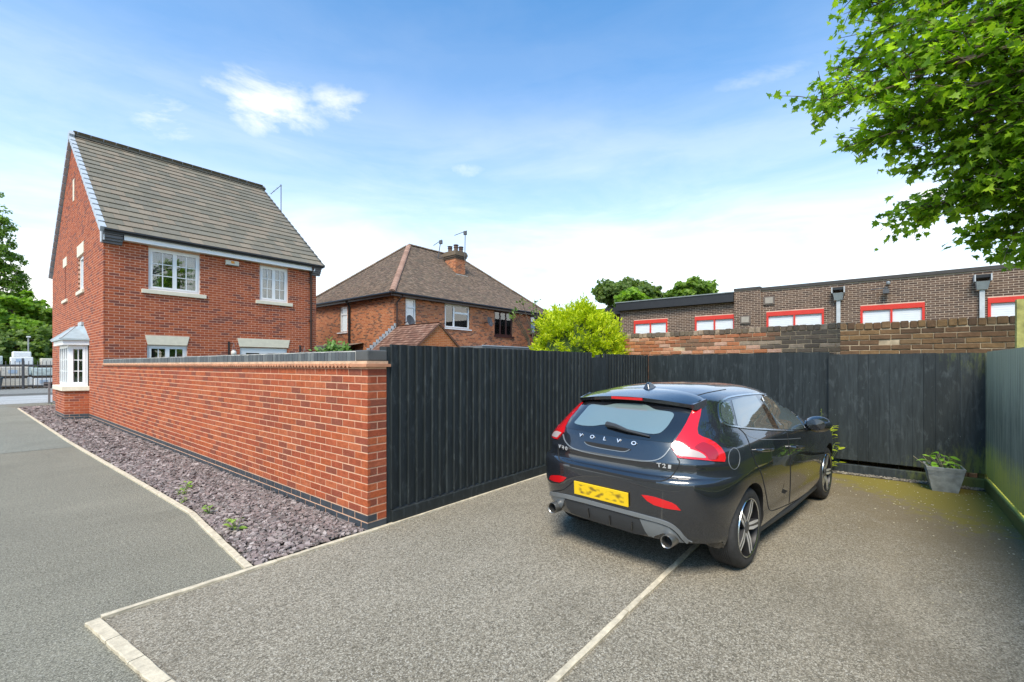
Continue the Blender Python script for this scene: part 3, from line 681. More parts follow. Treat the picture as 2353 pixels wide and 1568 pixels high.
gt = MB(); gt.tube([(WX-.02, HY-.245, 5.235), (HX1+.12, HY-.245, 5.235)], .040, 10); gt.build('gutter', M['black_p'], hs, True)
for x in (WX+.17, HX1-.05):
    kb = MB(); 
    for i, (z0, z1, pr) in enumerate(((4.90, 4.965, .08), (4.968, 5.035, .13), (5.038, 5.12, .17), (5.123, 5.23, .21))): kb.box(x-.21, x+.21 if x < 5 else x+.16, HY-pr, HY+.0, z0, z1)
    kb.build('eaves_corbel', M['grey_m'], hs)
kb = MB().fprism(fg, [(-.18, 4.96), (.26, 4.96), (.32, 5.46), (-.18, 5.16)], .004, .03).build('verge_end_plate', M['verge'], hs)
dp = MB(); px_ = 8.24; dp.tube([(px_, HY-.245, 5.18), (px_, HY-.23, 5.1), (px_, HY-.07, 4.94), (px_, HY-.06, 0.02)], .034, 10)
for z in (4.6, 3.2, 1.9): dp.box(px_-.06, px_+.06, HY-.10, HY+.0, z, z+.03)
dp.build('downpipe', M['brown_p'], hs, True)
ab = bevel_obj(MB().fbox(fb, 5.45-WX, 5.84-WX, .006, .09, 4.80, 4.965).build('alarm_box', simple('alarm_box_plastic', (.66,.62,.52), .45, var=.03), hs), .02)
MB().fbox(fb, 5.60-WX, 5.70-WX, .09, .096, 4.87, 4.945).build('alarm_badge', simple('alarm_badge_orange', (.75,.30,.04), .5), ab)
MB().fbox(fb, 5.47-WX, 5.82-WX, .085, .092, 4.80, 4.82).build('alarm_slot', M['black_p'], ab)
# bay window on the gable
BX = 2.03; bpl = [(WX, 18.36), (BX, 18.62), (BX, 20.49), (WX, 20.75)]
bay = MB().prism([(WX+.02, 18.36), (BX, 18.62), (BX, 20.49), (WX+.02, 20.75)], -.05, .84).build('bay_plinth', M['hmortar'], hs)
def seg_frame(a, b):
    a, b = V3((*a, 0)), V3((*b, 0)); u = (b-a).normalized(); n = V3((u.y, -u.x, 0))
    if n.dot(V3((-1, -.3, 0))) < 0 and abs(u.y) > .5: n = -n
    return (a, u, n), (b-a).length
fs1, L1 = seg_frame((BX, 18.62), (WX, 18.36)); fs1 = (fs1[0], fs1[1], V3((fs1[1].y, -fs1[1].x, 0))); ff, L2 = seg_frame((BX, 18.62), (BX, 20.49)); ff = (ff[0], ff[1], V3((-1, 0, 0)))
lay(bay, fs1, brick_rows(L1, .16, .83, bl=.215, first=(-.006, -.118)), M['hbrick'], 0, rest='bay_brickwork'); lay(bay, ff, brick_rows(L2, .16, .83), M['hbrick'], 0, rest='bay_front_brickwork')
lay(bay, fs1, brick_rows(L1, .012, .15), M['blue'], 0, rest='bay_base_brickwork'); lay(bay, ff, brick_rows(L2, .012, .15), M['blue'], 0, rest='bay_front_base_brickwork')
def off(poly, e): return [(WX+.03, poly[0][1]-e), (poly[1][0]-e, poly[1][1]-e*.8), (poly[2][0]-e, poly[2][1]+e*.8), (WX+.03, poly[3][1]+e)]
bevel_obj(MB().prism(off(bpl, .07), .842, .975).build('bay_sill', M['cream'], hs), .01)
bf = MB().prism(off(bpl, -.07), .976, 2.20); 
wi = [(WX-.02, 18.45), (BX+.09, 18.70), (BX+.09, 20.41)]
bfm = MB()
fw1, Lw1 = seg_frame(wi[1], wi[0]); fw1 = (fw1[0], fw1[1], V3((fw1[1].y, -fw1[1].x, 0))); fw2 = (V3((wi[1][0], wi[1][1], 0)), V3((0,1,0)), V3((-1,0,0))); Lw2 = wi[2][1]-wi[1][1]
w = window(hs, fw1, 0, Lw1, .976, 2.20, [1.0], (2, 3), rec=0.0, fw=.045, sash=.075); drape(w, fw1, .05, Lw1-.05, 1.0, 2.15, M['blind'], -.085, 3, .006)
w = window(hs, fw2, 0, Lw2, .976, 2.20, [.25, .25, .25, .25], (2, 3), rec=0.0, fw=.045, sash=.05); drape(w, fw2, .05, Lw2-.05, 1.0, 2.15, M['blind'], -.085, 8, .006)
MB().box(WX-.02, WX+.02, 18.40, 20.72, .97, 2.22).build('bay_back', M['dark'], hs)
MB().prism(off(bpl, .045), 2.202, 2.335).build('bay_fascia', M['white'], hs)
o_ = off(bpl, .10); ap0, ap1 = V3((WX+.01, 19.32, 2.86)), V3((WX+.01, 19.80, 2.86)); mb = MB()
pts = [V3((x, y, 2.337)) for x, y in o_]+[V3((x, y, 2.385)) for x, y in o_]+[ap0, ap1, V3((WX-.20, 19.36, 2.78)), V3((WX-.20, 19.76, 2.78))]
mb.add(pts, [(0,1,2,3),(0,4,5,1),(1,5,6,2),(2,6,7,3),(4,8,10,5),(10,11,6,5),(11,9,7,6),(8,9,11,10)])
br = mb.build('bay_roof', M['lead'], hs)
mb = MB(); mb.bar(pts[5], pts[10], .05, .03); mb.bar(pts[6], pts[11], .05, .03); mb.bar(pts[4], ap0, .05, .03); mb.bar(pts[7], ap1, .05, .03); mb.box(WX-.06, WX+.0, 19.24, 19.88, 2.84, 2.95); mb.build('lead_roll', simple('lead_flashing', (.40,.45,.47), .4), br)
ae = thing('tv_aerial', (8.66, 19.6, 6.9), 'thin grey television aerial on the far gable of the modern house', 'aerial')
mb = MB(); mb.tube([(8.66,19.6,6.9),(8.66,19.6,9.18)], .017, 6); mb.build('mast', M['grey_m'], ae)
mb = MB(); mb.tube([(8.66,19.6,9.15),(8.40,19.95,8.80)], .014, 6)
for t in (0, .35, .7, 1): p = V3((8.66,19.6,9.15)).lerp(V3((8.40,19.95,8.80)), t); mb.tube([p+V3((.06,.05,0)), p-V3((.06,.05,0))], .006, 5)
mb.build('boom', M['grey_m'], ae)
def lantern(X, z, label):
    t = thing('wall_lantern', (X, HY, z), label, 'lantern', 'lanterns on the house wall')
    MB().box(X-.025, X+.025, HY-.025, HY-.007, z-.36, z+.06).tube([(X, HY-.015, z+.0), (X+.10, HY-.14, z+.0)], .012, 6).build('bracket', M['black_p'], t)
    MB().lathe([(.001,-.0),(.05,-.01),(.055,-.03),(.03,-.05)], 12, (X+.10, HY-.14, z-.20)).tube([(X+.10, HY-.14, z), (X+.14, HY-.14, z-.20)], .006, 5).tube([(X+.10, HY-.14, z), (X+.06, HY-.14, z-.20)], .006, 5).build('cap', M['galv'], t)
    MB().lathe([(.001,.0),(.05,.01),(.078,.05),(.082,.09),(.07,.14),(.045,.165)], 14, (X+.10, HY-.14, z-.395)).build('globe', simple('lantern_glass', (.68,.66,.60), .2, var=.05), t, True)
lantern(5.56, 2.30, 'white globe lantern on the house wall left of the patio door')
lantern(7.86, 2.26, 'white globe lantern on the house wall beside the brown downpipe')
# ------------------------------------------------------------------ dark timber fences
def fence_mat():
    m, nt, b = new_mat('fence_dark_paint'); p = pos(nt); oi = nt.nodes.new('ShaderNodeObjectInfo')
    st = noise(nt, scaled(nt, p, (9, 9, .9)), 3.0, 6.0, .65, .4)
    c = mixc(nt, ramp(nt, st, [(.3, 0.0), (.75, 1.0)]), (.014,.019,.020), (.044,.055,.058))
    c = mixc(nt, math_n(nt, 'MULTIPLY', oi.outputs['Random'], .6), c, (.010,.014,.015))
    kn = noise(nt, scaled(nt, p, (7, 7, 2.6)), 2.0, 6.0, .65, .5)
    c = mixc(nt, ramp(nt, kn, [(.54, 0.0), (.74, .6)]), c, (.085,.10,.104))
    sc = noise(nt, p, 26.0, 3.0, .7); c = mixc(nt, ramp(nt, sc, [(.755, 0.0), (.77, .9)]), c, (.40,.42,.40))
    # algae: in the damp corner under the tree, creeping up from the ground
    sx = N(nt, 'ShaderNodeSeparateXYZ'); nt.links.new(p, sx.inputs[0])
    gy = N(nt, 'ShaderNodeMapRange', i_1=.3, i_2=-1.1); nt.links.new(sx.outputs[1], gy.inputs[0])
    gz = N(nt, 'ShaderNodeMapRange', i_1=.75, i_2=.12); nt.links.new(sx.outputs[2], gz.inputs[0])
    gu = N(nt, 'ShaderNodeMapRange', i_1=1.0, i_2=1.9); nt.links.new(sx.outputs[2], gu.inputs[0])
    al = noise(nt, scaled(nt, p, (9, 9, 2.2)), 2.6, 9.0, .78)
    dm = math_n(nt, 'MULTIPLY', gy.outputs[0], math_n(nt, 'ADD', math_n(nt, 'MAXIMUM', math_n(nt, 'MULTIPLY', gz.outputs[0], 1.1), math_n(nt, 'MULTIPLY', gu.outputs[0], .55)), .14))
    dmn = math_n(nt, 'MULTIPLY', dm, math_n(nt, 'MULTIPLY', math_n(nt, 'ADD', al, -.22), 3.2))
    c = mixc(nt, ramp(nt, dmn, [(.34, 0.0), (.80, .8)]), c, (.13,.155,.035))
    # the side run is bleached and lichened
    gd = N(nt, 'ShaderNodeMapRange', i_1=-1.02, i_2=-1.045); nt.links.new(sx.outputs[1], gd.inputs[0])
    bl = noise(nt, scaled(nt, p, (14, 14, .5)), 3.0, 8.0, .75)
    bz = math_n(nt, 'MULTIPLY', gd.outputs[0], ramp(nt, math_n(nt, 'ADD', math_n(nt, 'MULTIPLY', gu.outputs[0], .35), bl), [(.30, .12), (.72, .9)]))
    c = mixc(nt, bz, c, (.50,.53,.38))
    mz = math_n(nt, 'MULTIPLY', gd.outputs[0], ramp(nt, math_n(nt, 'MULTIPLY', gz.outputs[0], math_n(nt, 'MULTIPLY', math_n(nt, 'ADD', al, -.15), 2.6)), [(.12, 0.0), (.55, 1.0)]))
    c = mixc(nt, mz, c, (.52,.50,.08))
    nt.links.new(c, b.inputs['Base Color']); b.inputs['Roughness'].default_value = .62; b.inputs['Specular IOR Level'].default_value = .4
    bump(nt, b, noise(nt, scaled(nt, p, (40, 40, 2.5)), 3.0, 5.0, .65), .35, .004); return m
M['fence'] = fence_mat()
M['wood_g'] = simple('green_tinged_post', (.34,.32,.10), .85, var=.35, vscale=12, bumps=.4)
def fence(name, label, A, B, nrm, h=1.80, z0=.15, pitch=.108, lo=.002, hi=.030, gravel=True, post=True, hv=.004, gz=.14):
    A, B = V3((*A, 0)), V3((*B, 0)); u = (B-A).normalized(); L = (B-A).length; n = V3((*nrm, 0)).normalized()
    n = (n-u*n.dot(u)).normalized(); fr = (A, u, n); t = thing(name, A.lerp(B, .5), label, 'fence', 'dark fences round the parking bays')
    w = pitch*1.16; mb = MB(); P = []
    for z in (0, 1): P += [(0, -.002, z), (w, -.002, z), (w, lo, z), (.005, hi+.001, z), (0, hi-.003, z)]
    mb.add(P, [(4,3,2,1,0),(5,6,7,8,9)]+[(i,(i+1)%5,5+(i+1)%5,5+i) for i in range(5)]); me = mb.mesh('board', M['fence'])
    k = int(L/pitch); flip = u.cross(n).z < 0
    for i in range(k):
        q = bpy.data.objects.new('board', me); COL.objects.link(q); put(q, t)
        x = L*i/k+R_.uniform(-.003, .003); hh = h-z0+R_.uniform(-hv, hv); uu, oo = (u, A+u*x)
        m = Matrix(((uu.x, n.x, 0, 0), (uu.y, n.y, 0, 0), (0, 0, 1, 0), (0, 0, 0, 1)))
        m = m @ Matrix.Diagonal((1, 1, hh, 1)); m.translation = oo+n*R_.uniform(0, .003)+V3((0, 0, z0))
        q.matrix_basis = m @ Matrix.Rotation(R_.uniform(-.002, .002), 4, 'Y')
    for z in (.45, 1.0, 1.55): MB().fbox(fr, 0, L, -.045, -.004, z, z+.075).build('rail', M['fence'], t)
    if gravel: bevel_obj(MB().fbox(fr, 0, L, -.02, .052, .002, gz).build('gravel_board', M['fence'], t), .006)
    if post:
        for x in ([0.02]+[L*i/max(1, round(L/1.85)) for i in range(1, round(L/1.85))]+[L-.02]): MB().fbox(fr, x-.045, x+.045, -.14, -.047, -.3, h-.02).build('post', M['fence'], t)
    return t
FY = 3.895
fa = fence('closeboard_fence', 'black closeboard fence between the brick wall and the parked car', (2.80, FY), (6.92, FY), (0,-1), h=1.825)
MB().box(2.755, 2.80, FY-.01, FY+.09, -.1, 1.80).build('post', M['fence'], fa)
for x in (6.93, 7.06, 7.19, 7.32): MB().box(x, x+.128, FY-.022+R_.uniform(0, .004), FY+.01, .15, 1.745).build('plain_board', M['fence'], fa)
MB().box(6.92, 7.45, FY-.05, FY+.02, .002, .14).build('gravel_board', M['fence'], fa)
fence('closeboard_fence', 'short black closeboard fence panel in the far corner behind the car', (7.50, FY+.09), (9.40, FY+.02), (0,-1), h=1.815)
fence('closeboard_fence', 'dark smooth board fence along the back behind the car bonnet', (9.40, FY), (8.50, .66), (-1,.2), h=1.815, lo=.008, hi=.012, pitch=.118)
fence('closeboard_fence', 'dark back fence panel with green algae behind the grey planter', (8.455, .655), (8.455, -1.03), (-1,0), h=1.775, lo=.008, hi=.012, pitch=.118, z0=.20, gz=.135)
fd = fence('closeboard_fence', 'bleached grey side fence with yellow green algae at the right edge', (8.44, -1.06), (1.5, -1.06), (0,1), h=1.785, lo=.003, hi=.022, pitch=.10, z0=.17)
tag(MB().box(7.93, 8.03, -1.32, -1.22, -.2, 2.39).build('timber_post', M['wood_g']), 'tall green stained timber post behind the side fence', 'post')

# ------------------------------------------------------------------ old boundary wall, two heights of wear
def old_wall(label, A, B, ztop, mats, zlo=.05, nrm=(-1,0), th=.24, pick=None):
    A, B = V3((*A, 0)), V3((*B, 0)); u = (B-A).normalized(); L = (B-A).length; n = V3((*nrm, 0)); n = (n-u*n.dot(u)).normalized(); fr = (A, u, n)
    t = thing('old_brick_wall', A.lerp(B, .5), label, 'wall', 'old boundary walls')
    core = MB().fbox(fr, 0, L, -th, 0, -.1, ztop-.10).build('mortar_core', M['omortar'], t)
    rs = brick_rows(L, zlo, ztop-.10, bl=.228, bh=.067, j=.011, first=(0, -.119), vary=.06); g = {}
    rs = [r for r in rs if R_.random() > .012]
    for r in rs: g.setdefault(pick(r) if pick else 0, []).append(r)
    for k, v in g.items(): lay(core, fr, v, M[mats[k]], 140, p=.012, ch=.006, jit=.006, rest='lower_brickwork')
    MB().fbox(fr, 0, L, -th+.01, -.008, ztop-.10, ztop-.022).build('coping_mortar', M['omortar'], t)
    x = 0; me = {}
    while x < L-.05:
        w = R_.uniform(.078, .112); mb = MB().box(-w/2, w/2, -th-.01, .018, 0, .105).mesh('coping_brick', M['obrick3'] if len(mats) > 1 else M['obrick'])
        q = bpy.data.objects.new('coping_brick', mb); COL.objects.link(q); put(q, t); bevel_obj(q, .014, 2)
        m = Matrix(((u.x, n.x, 0, 0), (u.y, n.y, 0, 0), (0, 0, 1, 0), (0, 0, 0, 1))); m.translation = A+u*(x+w/2)+V3((0, 0, ztop-.105+R_.uniform(-.008, .008)))+n*R_.uniform(-.008, .008)
        q.matrix_basis = m @ Matrix.Rotation(R_.uniform(-.05, .05), 4, 'Y') @ Matrix.Rotation(R_.uniform(-.04, .04), 4, 'Z'); x += w+.009
old_wall('old dark brown brick wall above the fence behind the planter', (8.86, .53), (8.90, -2.6), 2.265, ['obrick'])
old_wall('old weathered orange brick wall with crumbling coping beside the golden shrub', (9.62, .40), (10.18, 6.6), 2.335, ['obrick3', 'obrick2'], pick=lambda r: 1 if (1.25+.35*math.sin(r[2]*23) < r[0] < 5.3) else 0)

# ------------------------------------------------------------------ old semi-detached houses
SX, SY, SX1, SY1, SE = 12.80, 17.50, 24.80, 25.5, 4.88
sm = thing('semi_detached_house', (18.8, 21.5, 0), 'pair of old orange brick houses with a brown hipped tiled roof and central chimney', 'house')
fsl = frame((SX, SY, 0), (0,1,0), (-1,0,0)); fsf = frame((SX, SY, 0), (1,0,0), (0,-1,0))
def wy(x0, x1, y0, y1): a, zt = on_y(x0, y0, SY); b, zb = on_y(x1, y1, SY); return (a-SX, b-SX, zb, zt)
def wxl(x0, x1, y0, y1): a, zt = on_x(x1, y0, SX); b, zb = on_x(x0, y1, SX); return (a-SY, b-SY, zb, zt)
H1, H2, H3, H4 = wy(932, 956, 685, 747), wy(1022, 1079, 697, 758), wy(1136, 1178, 713, 774), wy(1219, 1233, 725, 769)
HL = wxl(781, 798, 704, 765)
H1, H2, H3, H4 = [(a, b, c, min(d, 4.82)) for a, b, c, d in (H1, H2, H3, H4)]
mb = MB(); slab(mb, fsl, SY1-SY, -.1, SE, [HL]); slab(mb, fsf, SX1-SX, -.1, SE, [H1, H2, H3, H4])
mb.add([(SX1,SY,-.1),(SX1,SY1,-.1),(SX1,SY1,SE),(SX1,SY,SE)], [(0,1,2,3)]); mb.add([(SX,SY1,-.1),(SX1,SY1,-.1),(SX1,SY1,SE),(SX,SY1,SE)], [(0,1,2,3)])
sw = mb.build('wall', M['smortar'], sm)
lay(sw, fsf, brick_rows(SX1-SX, .02, SE, [H1, H2, H3, H4], vary=.03, first=(0, -.118, -.05, -.16)), M['sbrick'], 180, ok=lambda c: c.z > 2.3)
lay(sw, fsl, [(a-.006 if a < .001 else a, b, c, d) for a, b, c, d in brick_rows(SY1-SY, .02, SE, [HL], vary=.03, first=(0, -.118, -.05, -.16))], M['sbrick'], 120, rest='side_brickwork', ok=lambda c: c.z > 2.0)
mb = MB()
for h in (H1, H2, H3, H4): room(mb, fsf, *h, n1=-1.0)
room(mb, fsl, *HL, n1=-1.0); mb.build('room', M['dark'], sm)
window(sm, fsf, *H1, [1.0], glass='frost', trans=[.68], sash=.04)
w = window(sm, fsf, *H2, [.36, .64], trans=[0, .68], sash=.05); drape(w, fsf, H2[0]+.08, H2[0]+.55, H2[2], H2[3], M['curtain_w'], -.2, 5, skew=-.1); drape(w, fsf, H2[1]-.62, H2[1]-.08, H2[2], H2[3]-.2, M['curtain_w'], -.2, 6, skew=.05)
brw = simple('brown_window_frame', (.06,.022,.018), .45)
w = window(sm, fsf, *H3, [.33, .34, .33], frame_m=brw, sash=.04); drape(w, fsf, H3[0]+.06, H3[1]-.06, H3[2], H3[3]-.25, simple('striped_blind', (.40,.36,.28), .8, var=.3, vscale=18), -.12, 14, .006)
window(sm, fsf, *H4, [1.0], frame_m=brw, glass='frost', trans=[.66], sash=.04)
window(sm, fsl, *HL, [1.0], glass='frost', trans=[.72], sash=.04)
MB().fbox(fsf, H2[0]-.05, H2[1]+.12, -.05, .06, H2[2]-.06, H2[2]-.003).fbox(fsf, H1[0]-.04, H1[1]+.04, -.05, .05, H1[2]-.05, H1[2]-.003).build('sill', M['white'], sm)
MB().fbox(fsf, H3[0]-.06, H3[1]+.1, -.05, .06, H3[2]-.09, H3[2]-.003).fbox(fsf, H4[0]-.06, H4[1]+.06, -.05, .06, H4[2]-.07, H4[2]-.003).build('sill', brw, sm)
MB().fbox(fsl, HL[0]-.05, HL[1]+.22, -.05, .05, HL[2]-.05, HL[2]-.003).build('sill', M['white'], sm)
ov = .30; RZ0, RZ1 = 4.93, 8.60; ex0, ex1, ey0, ey1 = SX-ov, SX1+ov, SY-ov, SY1+ov; apL, apR = V3((16.8, 21.5, RZ1)), V3((20.8, 21.5, RZ1))
c4 = [V3((ex0,ey0,RZ0)), V3((ex1,ey0,RZ0)), V3((ex1,ey1,RZ0)), V3((ex0,ey1,RZ0))]
mb = MB(); mb.add(c4+[apL, apR], [(0,1,5,4),(1,2,5),(2,3,4,5),(3,0,4),(3,2,1,0)]); sroof = mb.build('roof', simple('old_roof_under', (.10,.08,.06), .95), sm)
def tiling(e0, e1, t0, t1, gauge, tw, th, mat, nm, par, lift=.01):
    u = (e1-e0).normalized(); up = ((t0-e0)-u*(t0-e0).dot(u)); Ls = up.length; s = up.normalized(); n = u.cross(s)
    if n.z < 0: n = -n
    rows = int(Ls/gauge); W = []; 
    for r in range(rows):
        f = r/rows; a = e0.lerp(t0, f); b = e1.lerp(t1, f); L = (b-a).length; k = max(1, int(L/tw)); x0 = (tw/2 if r % 2 else 0)
        for i in range(k+1):
            x = i*tw-x0; x1 = min(x+tw-.006, L); x = max(x, 0)
            if x1-x < .03: continue
            j = R_.uniform(0, .006); p = a+u*x+n*(lift+th+j); q = a+u*x1+n*(lift+th+j+R_.uniform(-.003, .003)); d = s*(gauge*1.5)-n*th*1.4
            W += [p, q, q+d, p+d, p-n*(th+.004), q-n*(th+.004)]
    m = len(W)//6; B = (np.arange(m)*6)[:, None, None]; F = (np.array([(0,1,2,3),(4,5,1,0)])[None]+B).reshape(-1, 4)
    o = link(nm, mesh_np(nm, np.array([tuple(w) for w in W]), F, mat), par); o['kind'] = 'stuff'; return o
tiling(c4[0], c4[1], apL, apR, .10, .168, .014, M['ptile'], 'roof_tiling', sroof); tiling(c4[3], c4[0], apL, apL, .10, .168, .014, M['ptile'], 'side_roof_tiling', sroof)
def ridge_run(a, b, par, mat, step=.33, r=.13, nm='hip_tile'):
    a, b = V3(a), V3(b); d = (b-a).normalized(); L = (b-a).length; sd_ = d.cross(V3((0,0,1))).normalized(); up = sd_.cross(d); k = int(L/step); P = []
    mb = MB(); n = 6
    for l, rr in ((0, r), (step*1.04, r*.93)): P += [V3((math.cos(t)*rr, l, math.sin(t)*rr*.75-.02)) for t in [math.pi*i/n for i in range(n+1)]]
    mb.add(P, [(i,i+1,n+2+i,n+1+i) for i in range(n)]+[tuple(range(n+1))]); me = mb.mesh(nm, mat)
    for i in range(k):
        q = bpy.data.objects.new(nm, me); COL.objects.link(q); q.parent = par
        m = Matrix(((sd_.x, d.x, up.x, 0), (sd_.y, d.y, up.y, 0), (sd_.z, d.z, up.z, 0), (0, 0, 0, 1))); m.translation = a+d*(i*step)+up*.02; q.matrix_basis = m
ridge_run(c4[0], apL, sroof, M['hip'], r=.15); ridge_run(apL, apR, sroof, M['ptile'], .4, nm='ridge_tile'); ridge_run(c4[1], apR, sroof, M['ptile']); ridge_run(c4[3], apL, sroof, M['ptile'])
mb = MB(); mb.box(ex0+.02, ex1-.02, SY-.24, SY-.20, 4.76, 4.93).box(SX-.24, SX-.20, ey0+.06, ey1-.1, 4.76, 4.93).box(SX-.2, SX1+.2, SY-.20, SY+.0, 4.80, 4.83).box(SX-.2, SX-.0, SY-.20, SY1, 4.80, 4.83); mb.build('fascia', M['brown_p'], sm)
mb = MB(); mb.tube([(ex0, SY-.29, 4.90), (ex1, SY-.29, 4.90)], .055, 8).tube([(SX-.29, ey0, 4.90), (SX-.29, ey1, 4.90)], .055, 8); mb.build('gutter', M['black_p'], sm, True)
mb = MB(); y_ = on_x(803, 760, SX-.06)[0]; mb.tube([(SX-.28, y_, 4.86), (SX-.08, y_, 4.6), (SX-.08, y_, .1)], .055, 8); mb.build('downpipe', M['black_p'], sm, True)
mb = MB(); x_ = on_y(911, 700, SY-.06)[0]; mb.tube([(x_+.25, SY-.28, 4.86), (x_+.02, SY-.08, 4.5), (x_, SY-.08, 2.9), (x_-.35, SY-.1, 2.55), (x_-.35, SY-.1, .2)], .038, 8); mb.build('downpipe', M['brown_p'], sm, True)
x_ = on_y(1239, 735, SY)[0]; MB().tube([(x_+.1, SY-.28, 4.86), (x_, SY-.08, 4.6), (x_, SY-.08, .1)], .04, 8).build('downpipe', M['black_p'], sm, True)
a_ = on_y(1195, 716, SY); bevel_obj(MB().box(a_[0]-.14, a_[0]+.14, SY-.09, SY-.008, a_[1]-.22, a_[1]+.18).build('alarm_box', simple('cream_alarm_box', (.62,.56,.40), .5), sm), .02)
# chimney
ch = MB().box(18.78, 19.58, 19.66, 20.56, 6.3, 7.93).build('chimney', M['smortar'], sroof)
for fr, L in ((frame((18.78,19.66,0),(1,0,0),(0,-1,0)), .80), (frame((18.78,19.66,0),(0,1,0),(-1,0,0)), .90)):
    lay(ch, fr, brick_rows(L, 6.3, 7.92, first=(-.006,-.118)), M['sbrick'], 0, rest='chimney_brickwork')
    ch['kind'] = 'part'; del ch['kind']
st = MB()
for i, (z0, z1, e) in enumerate(((7.93,8.02,.03),(8.022,8.12,.07),(8.122,8.30,.11),(8.302,8.40,.07))): st.box(18.78-e, 19.58+e, 19.66-e, 20.56+e, z0, z1)
st.build('chimney_head', M['obrick3'], sroof)
for i, (x, y, h) in enumerate(((18.93, 20.30, .36), (19.16, 20.02, .46), (19.42, 19.86, .36))):
    MB().lathe([(.14,0),(.125,.05),(.12,h*.55),(.15,h*.6),(.15,h*.68),(.125,h*.72),(.12,h*.9),(.17,h*.93),(.14,h),(.02,h*1.03)], 14, (x, y, 8.40)).build('chimney_pot', simple('chimney_pot_clay', (.10,.065,.05), .9, var=.3), sroof, True)
MB().box(18.70, 19.66, 19.52, 19.66, 6.85, 6.98).build('chimney_flashing', simple('weathered_lead', (.36,.36,.34), .6), sroof)
def aerial(px0, py0, px1, py1, d, label, dirx):
    a, b = at_d(px0, py0, d), at_d(px1, py1, d); t = thing('tv_aerial', a, label, 'aerial', 'aerials on the old chimney')
    MB().tube([a, b], .028, 6).build('mast', M['grey_m'], t); e = b+V3((dirx*.55, .35, -.30)); mb = MB(); mb.tube([b+V3((-dirx*.1,-.06,.05)), e], .02, 6)
    for k in range(5): p = b.lerp(e, k/4); mb.tube([p+V3((.1,.12,.05)), p-V3((.1,.12,.05))], .010, 5)
    if dirx < 0: mb.lathe([(.001,-.1),(.11,-.1),(.11,.1),(.001,.1)], 10, b+V3((0,0,-.1)))
    mb.build('boom', M['grey_m'], t)
aerial(1005.5, 600, 1013, 553, 27.4, 'television aerial leaning on the left side of the old chimney', -.5)
aerial(1068, 600, 1069, 532, 27.3, 'tall television aerial mast on the right side of the old chimney', -1)
def dish(px, py, label, Y=SY):
    x, z = on_y(px, py, Y-.35); t = thing('satellite_dish', (x, Y-.35, z), label, 'dish', 'satellite dishes on the old houses')
    nrm = V3((.22, -.93, .28)).normalized(); q = nrm.to_track_quat('Z', 'Y').to_matrix().to_4x4(); q.translation = (x, Y-.35, z)
    mb = MB(); mb.lathe([(.001,-.045),(.12,-.035),(.22,-.01),(.29,.03),(.285,.035),(.2,.0),(.001,-.03)], 18); mb.v = [tuple(q @ V3(v)) for v in mb.v]; mb.build('reflector', simple('dish_grey', (.06,.06,.065), .5), t, True)
    MB().tube([(x, Y-.35, z-.02), (x-.1, Y-.15, z-.05), (x-.1, Y-.01, z-.05)], .022, 6).build('bracket', M['black_p'], t)
    MB().tube([(x, Y-.35, z-.2), V3((x, Y-.35, z))+nrm*.42+V3((0,0,-.12))], .012, 6).build('feed_arm', M['grey_m'], t)
dish(943, 738, 'dark satellite dish beside the gabled outbuilding roof'); dish(1125, 740, 'dark satellite dish between the white and the brown window')
# gabled outbuilding in front of the old house
gx, gz = on_y(943, 750, SY); gz = 3.62
gfy = 14.6; ga = V3((on_y(1008.6, 743, gfy)[0], gfy, 0)); gz = on_y(1008.6, 743, gfy)[1]; hwid = 1.75; drop = 1.45
sh = thing('outbuilding', (ga.x, 16, 0), 'small gabled orange brick outbuilding with brown tiled roof behind the fence', 'outbuilding')
fo = frame((ga.x-hwid, gfy, 0), (1,0,0), (0,-1,0)); mb = MB(); mb.add([(ga.x-hwid,gfy,-.1),(ga.x+hwid,gfy,-.1),(ga.x+hwid,gfy,gz-drop-.06),(ga.x,gfy,gz-.06),(ga.x-hwid,gfy,gz-drop-.06)], [(0,1,2,3,4)])
mb.add([(ga.x-hwid,gfy,-.1),(ga.x-hwid,SY,-.1),(ga.x-hwid,SY,gz-drop-.06),(ga.x-hwid,gfy,gz-drop-.06)], [(0,1,2,3)])
ow = mb.build('wall', M['smortar'], sh); ge = gz-drop
lay(ow, fo, brick_rows(2*hwid, .02, gz-.12, clip=lambda z: (0, 2*hwid) if z < ge else ((z-ge)/drop*hwid+.05, 2*hwid-(z-ge)/drop*hwid-.05)), brick_mat('orange_outbuilding_brick', [(.50,.16,.05),(.46,.14,.045),(.54,.19,.07),(.42,.13,.045)], mott=.3), 60, ok=lambda c: c.z > 2.2)
rl = [V3((ga.x-hwid-.15, gfy-.06, ge-.13)), V3((ga.x-hwid-.15, SY, ge-.13)), V3((ga.x, SY, gz)), V3((ga.x, gfy-.06, gz))]; rr_ = [V3((2*ga.x-p.x, p.y, p.z)) for p in rl]
mb = MB(); mb.add(rl+[p-V3((0,0,.06)) for p in rl], [(0,1,2,3),(7,6,5,4),(0,4,5,1),(3,2,6,7),(0,3,7,4)]); mb.add(rr_+[p-V3((0,0,.06)) for p in rr_], [(0,1,2,3),(7,6,5,4),(0,4,5,1),(0,3,7,4)]); orf = mb.build('roof', M['ptile2'], sh)
tiling(rl[1], rl[0], rl[2], rl[3], .155, .17, .022, M['ptile2'], 'roof_tiling', orf); tiling(rr_[0], rr_[1], rr_[3], rr_[2], .155, .17, .022, M['ptile2'], 'far_roof_tiling', orf)
mb = MB(); k = 12
for i in range(k): p = rl[1].lerp(rl[2], (i+.5)/k); mb.box(p.x-.10, p.x+.10, SY-.03, SY-.008, p.z, p.z+.22)
mb.build('step_flashing', simple('pale_lead', (.45,.50,.52), .5), sh)
